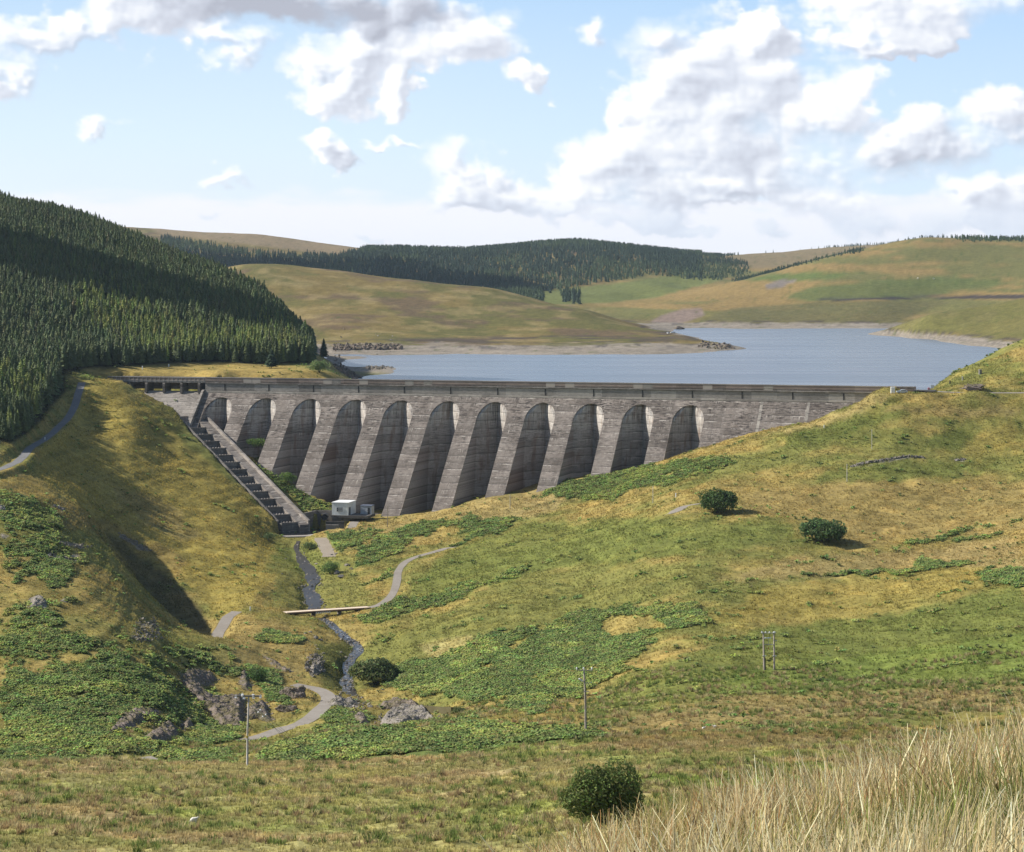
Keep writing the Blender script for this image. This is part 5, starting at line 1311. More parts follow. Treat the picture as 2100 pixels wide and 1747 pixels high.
e = empty('power_pole', p, 0, 'dark timber power pole with a narrow crossarm and tilted bracket at the brown field edge', 'power pole')
h = 127 * k
mb = MB(); mb.tube([(0, 0, -.6), (-.02, 0, h * .5), (-.25, 0, h)], [.19, .165, .13], 10); mb.build('pole', POLE, e, smooth=True)
mb = MB(); mb.box(-16 * k - .2, 17 * k - .2, -.1, .03, h - 2 * k, h - .4 * k); mb.build('crossarm', mat('arm_weathered', (.30, .28, .26), .8), e)
for dx in (-15.5, -1.5, 15.5):
    X = dx * k - .2; mb = MB(); mb.tube([(X, -.04, h - k), (X, -.04, h + 2 * k)], [.05, .05], 6); mb.ball((X, -.04, h + 2.6 * k), .13, 8, 6, 1.3); mb.build('insulator', INS, e)
mb = MB(); mb.tube([(-.15, -.08, h - 27 * k), (-12 * k, -.1, h - 19 * k)], .06, 6); bk = mb.build('bracket', GALV, e)
for f in (.55, .8, 1): mb = MB(); mb.ball((-.15 - f * 12 * k + .1, -.1, h - 27 * k + 8 * k * f), .14, 8, 6); mb.build('insulator', INS, bk)
mb = MB(); mb.tube([(-.1, -.08, h - 27.5 * k), (11 * k, -.1, h - 27 * k)], .035, 6); mb.ball((11 * k, -.1, h - 26.5 * k), .11, 8, 6); mb.build('bracket', GALV, e)
mb = MB(); mb.box(-.28, .55, -.2, -.1, h - 45 * k, h - 43.6 * k); mb.build('step_bracket', GALV, e)
for z in (.31, .14):
    mb = MB(); mb.tube([(-.01, 0, h * z), (-.01, 0, h * z + .32)], .168, 10); mb.build('band', mat('pale_band', (.50, .48, .44), .8), e)
p, k = pole_at(1567, 1374, 380, 560)
e = empty('twin_pole', p, 0, 'H-shaped pair of timber power poles joined by crossbeams on the green slope', 'power pole')
h = 78 * k; sx = 21 * k
for x0, nm in ((-1.5 * k, 0), (sx - 1.5 * k, 1)):
    mb = MB(); mb.tube([(x0 + 1.5 * k, 0, -.6), (x0 + (0 if nm == 0 else .6 * k), 0, h)], [.21, .15], 10); mb.build('pole', POLE, e, smooth=True)
mb = MB(); mb.box(-5.5 * k, sx + 3.5 * k, -.2, -.02, h - 2.6 * k, h - 1.4 * k); mb.build('crossbeam', POLEW, e)
mb = MB(); mb.box(-.5 * k, sx - 1 * k, -.2, -.02, h - 26 * k, h - 24.8 * k); mb.build('crossbeam', POLEW, e)
mb = MB(); mb.tube([(0, -.1, h - 13 * k), (13 * k, -.1, h - 11.5 * k)], .06, 6); arm = mb.build('isolator_arm', GALV, e)
for dx in (2, 6, 9, 13): mb = MB(); mb.ball((dx * k, -.14, h - 12 * k), .16, 8, 6); mb.build('insulator', INS, arm)
for dx in (-4.5, 3, 11, 19.5, 22): mb = MB(); mb.ball((dx * k, -.1, h - .4 * k), .16, 8, 6); mb.build('insulator', INS, e)
mb = MB(); mb.tube([(9 * k, -.1, h - 12 * k), (9 * k, -.1, h - 26 * k)], .05, 6); mb.build('down_rod', GALV, e)
mb = MB(); mb.tube([(sx, -.1, h - 17 * k), (sx + 4 * k, -.1, h - 17.5 * k)], .07, 6); mb.ball((sx + 4 * k, -.1, h - 17.5 * k), .15, 8, 6); mb.build('bracket', GALV, e)
mb = MB(); mb.box(8.5 * k, 9.6 * k, -.1, -.06, h - 35 * k, h - 32 * k); mb.build('warning_plate', mat('plate_red', (.55, .10, .05), .6), e)
for x0 in (0, sx):
    mb = MB(); mb.box(x0 - .32, x0 + .42, -.25, .25, h * .36, h * .36 + .16); mb.build('guard_bracket', GALV, e)
mb = MB(); mb.tube([(.30, -.05, -.5), (.22, -.05, h * .34)], .09, 6); mb.build('cable_duct', mat('duct_dark', (.05, .045, .04), .8), e)
# slim posts standing on the slopes
def thin_post(u, v, hpx, wpx, m, name, label, cat='post', cap=None, y0=400, y1=1100):
    p, k = pole_at(u, v, y0, y1)
    e = empty(name, p, 0, label, cat); mb = MB(); mb.tube([(0, 0, -.5), (.02, 0, hpx * k)], [wpx * k / 2, wpx * k / 2.3], 7); mb.build('shaft', m, e)
    mb = MB(); mb.ball((.02, 0, hpx * k), wpx * k * .62, 7, 5, .6); mb.build('cap', cap or m, e)
    return e
thin_post(795, 1081, 44, 1.6, POLE, 'slim_pole', 'thin dark pole on the golden bank right of the pump house', 'pole')
thin_post(1046, 1044, 30, 1.2, POLEW, 'slim_pole', 'faint thin grey pole on the straw bank below the middle bays', 'pole')
thin_post(1339, 1031, 34, 1.5, POLEW, 'slim_pole', 'thin grey pole beside the lower edge of the upper bracken patch', 'pole')
thin_post(1737, 988, 36, 1.7, POLEW, 'slim_pole', 'thin pale pole at the end of the old stone wall', 'pole')
thin_post(1788, 921, 40, 1.4, POLEW, 'slim_pole', 'thin pale pole standing above the old stone wall', 'pole')
thin_post(513, 1252, 7, 2.6, WHITE, 'marker_post', 'short white marker post beside the bridge approach', y0=600)
thin_post(1386, 1019, 7, 2.4, WHITE, 'marker_post', 'short white marker post beside the upper grey path', y0=560)
thin_post(92, 902, 5, 2.2, WHITE, 'marker_post', 'small white marker post beside the shaded road', y0=560)
thin_post(1690, 878, 6, 1.7, WHITE, 'marker_post', 'short pale post on the slope under the end wall', y0=700)
thin_post(338, 1062, 4, 1.6, DARKM, 'marker_post', 'small dark post on the golden spur beside the chute', y0=600)
thin_post(346, 752, 5, 2, INS, 'marker_post', 'small pale post beside the lit road left of the crest', y0=950)
thin_post(292, 757, 6, 2, INS, 'marker_post', 'small pale post at the shaded verge behind the road bridge', y0=950)
# ------------------------------------------------------------------ the car park at the crest's right end
gY = 871.0
def on(u, Y, dz=0): x = (u - U0) / F * Y; return np.array([x, Y, float(gz_at(x, Y)) + dz])
p = on(1831, 855.5)
e = empty('white_cabinet', p, R(-4), 'tall plain white cabinet standing beside the parked silver car', 'cabinet')
mb = MB(); mb.box(-.78, .78, -.55, .55, .08, 2.5, .06); mb.build('body', mat('cabinet_white', (.80, .80, .79), .5, .3), e)
mb = MB(); mb.box(-.85, .85, -.62, .62, -.4, .08); mb.build('plinth', CON_D, e)
mb = MB(); mb.box(-.72, -.02, -.575, -.55, .16, 2.36); mb.box(.02, .72, -.575, -.55, .16, 2.36); dd = mb.build('door', mat('cabinet_door', (.76, .76, .75), .5, .3), e)
def car(loc, rz, body, label, full=True):
    e = empty('parked_car', loc, rz, label, 'car')
    B = mat('car_paint', body, .3, .5, .3 if sum(body) < 2 else 0)
    # side outline of a hatchback, nose to the left (-x)
    prof = [(-2.05, .32), (-2.1, .62), (-1.98, .80), (-1.15, .95), (-.98, .98), (1.65, 1.0), (2.02, .88), (2.06, .40), (1.9, .28), (-1.9, .26)]
    roof = [(-1.05, .96), (-.38, 1.42), (.2, 1.5), (1.05, 1.47), (1.55, 1.26), (1.80, .98)]
    def loft(pr, wids):
        n = len(pr); V = []
        for s, ins in wids:
            V += [(x, s, z) for x, z in pr]
        return V, n
    def prism(pr, ys, shrink):
        n = len(pr); V = []
        cx = sum(x for x, z in pr) / n; cz = sum(z for x, z in pr) / n
        for y, k in zip(ys, shrink): V += [(cx + (x - cx) * k, y, cz + (z - cz) * k) for x, z in pr]
        f = []; m = len(ys)
        for a in range(m - 1):
            for j in range(n): f.append((a * n + j, (a + 1) * n + j, (a + 1) * n + (j + 1) % n, a * n + (j + 1) % n))
        t3 = []
        for a, s in ((0, 1), (m - 1, -1)):
            c = len(V); V.append((cx, ys[a], cz))
            for j in range(n): t3.append((c, a * n + j, a * n + (j + 1) % n)[::s])
        return V, f, t3
    V, f, t3 = prism(prof, [-.86, -.8, .8, .86], [.965, 1, 1, .965]); mk('body', V, [np.array(f), np.array(t3)], B, e, smooth=False)
    V, f, t3 = prism(roof, [-.74, -.66, .66, .74], [.95, 1, 1, .95]); mk('cabin', V, [np.array(f), np.array(t3)], B, e)
    GL = mat('car_glass', (.015, .018, .022), .1, .6)
    mb = MB()
    for y in (-.752, .752):
        mb.quad((-.78, y, 1.02), (.28, y, 1.02), (.28, y * .965, 1.40), (-.36, y * .965, 1.36)); mb.quad((.36, y, 1.02), (1.38, y, 1.02), (1.1, y * .965, 1.37), (.36, y * .965, 1.40))
    mb.build('side_window', GL, e)
    mb = MB(); mb.quad((-1.06, -.62, .99), (-1.06, .62, .99), (-.43, .58, 1.40), (-.43, -.58, 1.40)); mb.build('windscreen', GL, e)
    mb = MB(); mb.quad((1.84, -.62, 1.0), (1.84, .62, 1.0), (1.6, .58, 1.27), (1.6, -.58, 1.27)); mb.build('rear_window', GL, e)
    for x in (-1.3, 1.3):
        for y in (-.82, .82):
            w_ = empty('wheel', (0, 0, 0)); w_.parent = e; w_.location = (x, y, .31)
            mb = MB(); mb.tube([(0, -.1, 0), (0, .1, 0)], .315, 14); mb.build('tyre', DARKM, w_)
            mb = MB(); mb.tube([(0, -.115, 0), (0, .115, 0)], .2, 12); mb.build('rim', GALV, w_)
    for y in (-.6, .6):
        mb = MB(); mb.ball((-2.02, y, .70), .13, 8, 6, .7); mb.build('headlight', INS, e)
        mb = MB(); mb.ball((2.03, y, .78), .12, 8, 6, .9); mb.build('tail_light', mat('tail_red', (.4, .03, .02), .3), e)
    return e
p = on(1850, 856, .06); car(p, R(2), (.50, .52, .55), 'silver hatchback parked at the right end of the dam crest')
sgn = np.array([*on(1905, 866)[:2], -45.75])
e = empty('lifebuoy_stand', sgn, 0, 'red lifebuoy housing on a short post near the crest end', 'lifebuoy')
mb = MB(); mb.tube([(0, 0, -.4), (0, 0, 1.1)], .06, 7); mb.build('post', POLE, e)
mb = MB(); mb.tube([(0, -.09, 1.45), (0, .12, 1.45)], .52, 16); mb.build('housing', mat('buoy_red', (.62, .05, .025), .5, .3), e)
mb = MB(); mb.tube([(0, -.13, 1.45), (0, -.09, 1.45)], .22, 12); mb.build('buoy_centre', WHITE, e)
sgn = np.array([*on(1912, 868)[:2], -45.1])
e = empty('white_sign', sgn, R(3), 'square white notice board on two posts above the red lifebuoy', 'sign')
for x in (-.42, .42): mb = MB(); mb.tube([(x, .04, -.4), (x, .04, 1.0)], .045, 6); mb.build('post', POLE, e)
mb = MB(); mb.box(-.6, .6, -.05, .02, .95, 2.2); mb.build('board', WHITE, e)
mb = MB(); mb.box(-.52, .52, -.062, -.05, 1.05, 2.1); mb.build('notice', mat('notice_paper', (.66, .67, .66), .7), e)
ST = stony('rough_stone', (.12, .10, .09), (.24, .21, .19), .95, 2.5)
def rock(name, loc, size, seed, m, label=None, cat=None, group=None, sub=3, strata=0.0, tilt=0.0, sq=1.0):
    import bmesh
    bm = bmesh.new(); bmesh.ops.create_icosphere(bm, subdivisions=sub, radius=1)
    V = np.array([v.co[:] for v in bm.verts]); Fc = np.array([[v.index for v in f.verts] for f in bm.faces]); bm.free()
    r = np.random.default_rng(seed)
    # cut by random planes for angular faces, then roughen
    for k in range(14):
        n = r.normal(size=3); n /= np.linalg.norm(n); dd = r.uniform(.42, .80)
        s = V @ n; V -= np.where(s > dd, (s - dd) * .9, 0)[:, None] * n
    o = seed * 3.7
    nn = fbm(V[:, 0] * 1.7 + o, V[:, 1] * 1.7 + V[:, 2] * 1.3, seed, 4) - .5
    V *= (1 + .5 * nn)[:, None]
    if sub > 3: V *= (1 + .16 * (np.abs(fbm(V[:, 0] * 4 + o, V[:, 2] * 4 + V[:, 1] * 3, seed + 7, 4) - .5) * 2 - .4))[:, None]
    if strata: V *= (1 + strata * (fbm((V[:, 2] + V[:, 0] * .7) * 5 + o, V[:, 1] * .6, seed + 3, 3) - .5))[:, None]
    V = V * np.array(size)
    if tilt: c, s = math.cos(tilt), math.sin(tilt); V = np.stack([V[:, 0] * c - V[:, 2] * s, V[:, 1], V[:, 0] * s + V[:, 2] * c], -1)
    a = r.uniform(0, 6.28) if size[0] == size[1] else r.uniform(-.3, .3); V = rotz(V, np.full(len(V), a))
    ob = mk(name, V, [Fc], m); ob.location = loc; tag(ob, label, cat, group); return ob
def rockmat(name, a, b, moss=.35):
    m = mat(name, a, .95, .1); t = NT(m); p = t.pos(); rp = t.add('ShaderNodeMapping'); t.l.new(p, rp.inputs[0]); rp.inputs['Rotation'].default_value = (0, .7, .3); rp.inputs['Scale'].default_value = (.5, 1, 2.6)
    n = t.noise(rp.outputs[0], .8, 6, .7); f = t.noise(p, 2.6, 4, .7); c = t.mix(t.rng(n, .36, .64), a, b); c = t.mix(t.rng(f, .56, .66, 0, .7), c, tuple(x * .35 for x in a)); c = t.mix(t.rng(f, .30, .40, .5, 0), c, tuple(min(1, x * 1.7) for x in b))
    nz = sepxyz(t, t.add('ShaderNodeNewGeometry').outputs['Normal'])[2]
    g_ = t.math('MULTIPLY', t.rng(nz, .45, .8), t.rng(t.noise(p, .45, 4, .6), .44, .56))
    c = t.mix(t.math('MULTIPLY', g_, moss), c, (.11, .10, .03)); t.l.new(c, t.p.inputs['Base Color']); t.bump(t.math('ADD', n, t.math('MULTIPLY', f, .5)), .9, .6); return m
CLIFF = rockmat('cliff_rock', (.135, .108, .09), (.27, .222, .19), .65); BOULD = rockmat('boulder_rock', (.18, .16, .142), (.33, .298, .268), .45)
p = on(2010, 955); p = place(2010, 767, 880, 1050)
e = empty('stone_pillar', p, R(8), 'upright dark stone pillar with a pale left edge on the right skyline slope', 'pillar')
mb = MB(); mb.box(-.55, .62, -.5, .5, -.4, 2.0, .12); mb.build('block', ST, e)
mb = MB(); mb.box(-.62, -.2, -.56, -.51, -.3, 1.9); mb.build('pale_face', mat('pillar_pale', (.6, .58, .54), .9), e)  # pale strip down the front left of the pillar
p = place(1948, 787, 870, 1000); e = empty('dark_post', p, 0, 'short dark timber post on the verge right of the notice board', 'post'); mb = MB(); mb.box(-.22, .22, -.2, .2, -.3, 1.35, .05); mb.build('shaft', DARKM, e); mb = MB(); mb.box(-.25, .25, -.23, .23, 1.35, 1.45); mb.build('cap', BARK, e)
p = place(1974, 780, 870, 1000); e = empty('pale_post', p, 0, 'short pale post on the golden verge near the stone pillar', 'post'); mb = MB(); mb.box(-.2, .2, -.2, .2, -.3, 1.5, .05); mb.build('shaft', POLEW, e); mb = MB(); mb.box(-.24, .24, -.24, .24, 1.5, 1.6); mb.build('cap', WHITE, e)
def rk(u, v, wpx, hpx, seed, label, m=CLIFF, y0=350, y1=1000, name='rock_outcrop', cat='rock', dep=.8, group=None, sub=5, strata=.3, tilt=0, sink=.42):
    p = place(u, v, y0, y1); k = p[1] / F
    return rock(name, (p[0], p[1], p[2] + hpx * k * (.5 - sink)), (wpx * k * .62, wpx * k * .62 * dep, hpx * k * .68), seed, m, label, cat, group, sub, strata, tilt)
def rock_patch(poly, bulge, seed, label, m=CLIFF, y0=350, y1=700, step=.22, name='rock_outcrop', cat='rock', dip=(.5, .3)):
    """bedrock breaking through the turf inside a surveyed outline: the ground's own slope, bulging and broken into ledges"""
    P = np.array(poly, float); W = np.array([place(u, v, y0, y1) for u, v in poly]); c0 = W.mean(0)
    x0, x1, ya_, yb_ = W[:, 0].min() - 1.5, W[:, 0].max() + 1.5, W[:, 1].min() - 2, W[:, 1].max() + 2
    xs = np.arange(x0, x1, step); ys = np.arange(ya_, yb_, step * 1.1); X_, Y_ = np.meshgrid(xs, ys)
    Q = W[:, :2]; ins = inpoly(Q, X_.ravel() + (fbm(X_.ravel() / 1.5, Y_.ravel() / 1.5, seed, 3) - .5) * 2.4, Y_.ravel() + (fbm(X_.ravel() / 1.5, Y_.ravel() / 1.5, seed + 1, 3) - .5) * 3).reshape(X_.shape)
    dmin = np.full(X_.shape, 1e9)
    for k in range(len(Q)):
        a = Q[k]; b = Q[(k + 1) % len(Q)]; d = b - a; t_ = np.clip(((X_ - a[0]) * d[0] + (Y_ - a[1]) * d[1]) / (d @ d + 1e-9), 0, 1)
        dmin = np.minimum(dmin, np.hypot(X_ - a[0] - t_ * d[0], Y_ - a[1] - t_ * d[1]))
    g0 = gz_at(X_, Y_)
    k = sstep(0, 1.6, dmin)
    n = fbm(X_ / 3.2, Y_ / 3.2, seed + 2, 4); st = (X_ * dip[0] + Y_ * dip[1] + n * 3.5) / 1.3
    led = st - np.floor(st); led = np.where(led < .8, led / .8, (1 - led) / .2)
    rid = 1 - np.abs(2 * fbm(X_ / 1.3, Y_ / 1.3, seed + 3, 4) - 1)
    z = g0 + k * (bulge * .45 * (.35 + n) + .42 * led + .55 * (rid - .6)) + .05
    z = np.where(ins, z, g0 - .5)
    idx = np.arange(X_.size).reshape(X_.shape); keep = ins[:-1, :-1] | ins[1:, :-1] | ins[:-1, 1:] | ins[1:, 1:]
    Fc = np.column_stack([idx[:-1, :-1][keep], idx[:-1, 1:][keep], idx[1:, 1:][keep], idx[1:, :-1][keep]])
    us, inv = np.unique(Fc, return_inverse=True)
    V = np.column_stack([X_.ravel(), Y_.ravel(), z.ravel()])[us] - c0
    o = mk(name, V, [inv.reshape(-1, 4)], m); o.location = c0; tag(o, label, cat); return o
rock_patch(z6([(1080, 660), (1140, 620), (1290, 640), (1320, 690), (1220, 730), (1290, 800), (1400, 800), (1490, 800), (1490, 980), (1330, 975), (1250, 860), (1130, 760)]), 1.9, 3, 'large tilted grey brown rock face above the pale power pole')
rock_patch(z6([(1440, 650), (1500, 600), (1535, 720), (1520, 760), (1460, 740)]), .7, 6, 'narrow upright rock rib beside the dark cleft')
rock_patch(z6([(870, 1040), (960, 950), (1040, 940), (1110, 1050), (1010, 1075), (890, 1070)]), 1.6, 7, 'rounded brown outcrop among the lower left bracken')
rock_patch(z6([(640, 1010), (700, 930), (790, 870), (980, 880), (960, 930), (860, 950), (740, 1000)]), 1.0, 8, 'long low ledge of dark rock above the brown outcrop')
rock_patch(z6([(1095, 965), (1130, 910), (1175, 925), (1190, 1000), (1120, 1005)]), 1.3, 9, 'small grey knob of rock between outcrop and rock face')
rock_patch(z6([(1490, 860), (1600, 800), (1640, 880), (1660, 940), (1560, 930), (1490, 920)]), 1.2, 18, 'broken rocks to the right of the tilted rock face')
rock_patch(z6([(1870, 610), (1940, 580), (1975, 640), (1890, 672)]), 1.5, 17, 'steep broken rocks on the left bank of the stream', BOULD)
rock_patch(z6([(1590, 545), (1640, 560), (1780, 645), (1720, 640)]), 1.0, 23, 'dark rocky break on the slope above the road bend')
rock_patch(z6([(170, 250), (190, 190), (240, 180), (300, 225), (290, 260)]), 1.6, 14, 'grey craggy rock on the upper left bracken slope', BOULD, 400, 700)
rock_patch(z6([(360, 215), (400, 190), (440, 200), (420, 220)]), .9, 16, 'low pale rocks right of the craggy rock', BOULD, 400, 700)
rock_patch(zl([(-60, 920), (40, 905), (105, 935), (100, 990), (-60, 1000)]), 1.2, 15, 'pale rounded rock at the left edge of the slope', BOULD, 400, 720)
rock_patch(z7([(350, 1235), (380, 1180), (480, 1140), (560, 1135), (640, 1165), (690, 1200), (600, 1218), (480, 1232)]), 3.0, 11, 'broad grey boulder hump beside the stream mouth', BOULD, 405, 640, .2)
rock_patch(z7([(350, 1128), (440, 1095), (560, 1105), (600, 1138), (450, 1150), (370, 1148)]), 2.0, 12, 'flat dark rock behind the broad boulder hump', CLIFF, 405, 660)
rock_patch(z7([(200, 1190), (300, 1180), (315, 1230), (240, 1240)]), 1.8, 13, 'small dark outcrop left of the broad boulder hump', CLIFF, 405, 640)
rk(602, 1432, 52, 40, 10, 'steep rock knob at the bend of the road', sub=6, dep=.9, strata=.5, sink=.5)
rk(588, 1456, 52, 30, 29, 'dark broken rocks under the road bend knob', sub=6, dep=.8, strata=.5, sink=.55)
rk(1995, 796, 58, 14, 19, 'dark jagged rock cutting below the stone pillar', CLIFF, 860, 1000, dep=.5, strata=.5)
rk(1392, 676, 26, 10, 20, 'dark rock at the water side under the golden hill', CLIFF, 1500, 2000, dep=.5)
rock_patch([(668, 1440), (700, 1432), (735, 1440), (728, 1452), (690, 1455)], .8, 24, 'rubbly grey rocks between the road bend and stream', BOULD, 440, 640)
# boulders by the stream, stones on the slopes
r5 = random.Random(11); GRP = 'boulders along the stream'
first = [rock('boulder', (0, 0, -500), (1, .8, .55), 100 + k, BOULD, 'grey boulder lying in or beside the stream', 'boulder', GRP, 2) for k in range(5)]
nb_ = 0; us_ = set()
def put(u, v, wpx, y0=470, y1=860):
    global nb_
    p = place(u, v, y0, y1); k = nb_ % 5; s = first[k] if k not in us_ else link(first[k].copy()); us_.add(k); nb_ += 1
    w_ = wpx * p[1] / F / 2; s.location = (p[0], p[1], p[2] + .1 * w_); s.scale = (w_, w_, w_ * r5.uniform(.8, 1.2)); s.rotation_euler.z = r5.uniform(0, 6.28)
for u, v, w_ in ((627, 1299, 14), (637, 1297, 10), (648, 1309, 18), (658, 1313, 14), (643, 1303, 9), (648, 1324, 12), (652, 1331, 9), (664, 1275, 14), (676, 1279, 10), (668, 1262, 10), (706, 1304, 10), (716, 1318, 18), (700, 1312, 14), (724, 1326, 14), (736, 1322, 10), (710, 1348, 12), (700, 1338, 10), (726, 1350, 8), (704, 1398, 16), (716, 1400, 12), (722, 1394, 8), (730, 1428, 14), (742, 1432, 12), (716, 1434, 14), (655, 1350, 14), (645, 1360, 10), (664, 1340, 9),
                 (690, 1176, 20), (700, 1183, 24), (712, 1160, 20), (720, 1166, 14), (732, 1155, 10), (684, 1128, 12), (690, 1136, 14), (680, 1138, 10), (620, 1203, 16), (612, 1206, 10), (627, 1200, 10), (650, 1157, 12), (586, 1146, 8), (578, 1177, 8), (660, 1230, 12), (722, 1168, 8), (785, 1415, 10), (850, 1425, 12), (880, 1410, 8), (700, 1420, 10), (745, 1445, 14), (760, 1450, 16), (728, 1450, 18), (712, 1462, 14), (690, 1452, 12), (740, 1462, 12)): put(u, v, w_)
# scree and old wall
def rubble(name, label, poly, n, smin, smax, y0, y1, m=BOULD, cat='scree'):
    P = np.array(poly, float); r = np.random.default_rng(int(P[0, 0])); pts = []
    while len(pts) < n:
        u, v = r.uniform(P[:, 0].min(), P[:, 0].max()), r.uniform(P[:, 1].min(), P[:, 1].max())
        if inpoly(P, np.array([u]), np.array([v]))[0]: pts.append(place(u, v, y0, y1))
    Vs = []; Fs = []; o = 0
    base = np.array([(-1, -1, -1), (1, -1, -1), (1, 1, -1), (-1, 1, -1), (-1, -1, 1), (1, -1, 1), (1, 1, 1), (-1, 1, 1)], float) * .6
    fc = np.array([(0, 3, 2, 1), (4, 5, 6, 7), (0, 1, 5, 4), (1, 2, 6, 5), (2, 3, 7, 6), (3, 0, 4, 7)])
    for p in pts:
        s = r.uniform(smin, smax); B = (base + r.normal(0, .22, base.shape)) * s * np.array([1, .8, .6])
        B = rotz(B, np.full(8, r.uniform(0, 6.28))); ax = r.normal(0, .4, 2); B[:, 2] += B[:, 0] * ax[0] + B[:, 1] * ax[1]
        Vs.append(B + p + (0, 0, s * .2)); Fs.append(fc + o); o += 8
    ob = mk(name, np.concatenate(Vs), [np.concatenate(Fs)], m); tag(ob, label, cat, None, 'stuff'); return ob
rubble('scree', 'spill of loose pale stones on the left hillside', [(280, 1270), (318, 1268), (325, 1290), (335, 1310), (290, 1318), (270, 1310)], 220, .22, .6, 480, 660)
rubble('rubble', 'loose pale stones along the ravine lip', zl([(1300, 1200), (1480, 1280), (1680, 1400), (1600, 1400), (1340, 1260)]), 120, .3, .7, 640, 760)
rubble('rubble', 'scattered pale stones high on the near left hillside', zl([(590, 890), (720, 945), (700, 960), (600, 910)]) , 60, .3, .7, 540, 720)
rubble('rubble', 'broken stones in the grass above the craggy rock', zl([(640, 1290), (850, 1330), (1020, 1355), (860, 1375), (660, 1320)]), 110, .25, .6, 540, 700)
rubble('rubble', 'two heaps of weathered stones on the left hillside', zl([(480, 1450), (650, 1430), (660, 1490), (880, 1480), (880, 1520), (720, 1520), (520, 1490)]), 110, .3, .7, 520, 700)
rubble('rubble', 'stones fallen below the road bend', [(690, 1425), (740, 1430), (760, 1450), (720, 1470), (680, 1465)], 140, .25, .7, 440, 620)
rubble('rubble', 'stones strewn down the left bank of the stream', [(630, 1345), (660, 1340), (665, 1375), (640, 1390), (625, 1370)], 130, .3, .8, 470, 640)
rubble('stream_stones', 'small pale stones littering the lower stream', [(664, 1264), (690, 1280), (712, 1300), (738, 1318), (742, 1334), (728, 1350), (718, 1368), (722, 1392), (736, 1426), (704, 1424), (702, 1396), (704, 1366), (716, 1346), (724, 1330), (706, 1316), (682, 1294), (656, 1270)], 260, .12, .5, 500, 676, BOULD, 'stones')
rubble('stream_stones', 'stones and silt bars edging the dark upper stream', [(604, 1118), (616, 1118), (632, 1150), (660, 1180), (664, 1200), (650, 1215), (672, 1240), (664, 1252), (625, 1252), (612, 1225), (620, 1195), (626, 1170), (606, 1140)], 170, .15, .55, 640, 860, BOULD, 'stones')
rubble('stone_wall_ruin', 'tumbled line of an old stone wall crossing the right hillside', zr([(560, 925), (680, 890), (870, 862), (1050, 832), (1210, 842), (1210, 850), (1050, 842), (880, 874), (690, 902), (570, 935)]), 210, .3, .7, 650, 900, cat='wall')
rubble('stone_wall_ruin', 'short tumbled wall stones right of the old wall line', zr([(1480, 868), (1580, 858), (1575, 872), (1490, 880)]), 40, .3, .6, 650, 900, cat='wall')
rubble('riprap', 'band of dark rock armour along the far shore', z2([(110, 852), (520, 852), (530, 880), (120, 884)]), 620, .8, 1.8, 1450, 1680, CLIFF, 'rock armour')
rubble('riprap', 'dark rock slope running down to the water behind the dam', [(690, 742), (742, 776), (722, 778), (682, 752)], 200, .5, 1.2, 1050, 1240, CLIFF, 'rock armour')
rubble('shore_rocks', 'dark broken rocks on the tip of the far headland', [(1440, 700), (1495, 706), (1510, 716), (1470, 716), (1430, 712)], 110, .6, 1.7, 1550, 1760, CLIFF, 'rocks')
rubble('shore_stones', 'stones littering the bare spit behind the dam', [(745, 748), (800, 748), (820, 753), (760, 760)], 140, .4, 1.0, 1180, 1340, BOULD, 'stones')
# the little weir wall beside the boulder hump
wv_ = [place(855, 1459, 470, 620), place(890, 1462, 470, 620), place(925, 1470, 470, 620)]
mb = MB(); wall_px(mb, wv_, .7, [p_[2] + 1.4 for p_ in wv_], min(p_[2] for p_ in wv_) - 2)
o = mb.build('weir_wall', stony('mossy_concrete', (.075, .065, .03), (.11, .095, .05))); tag(o, 'small brown weir wall right of the broad boulder hump', 'weir')
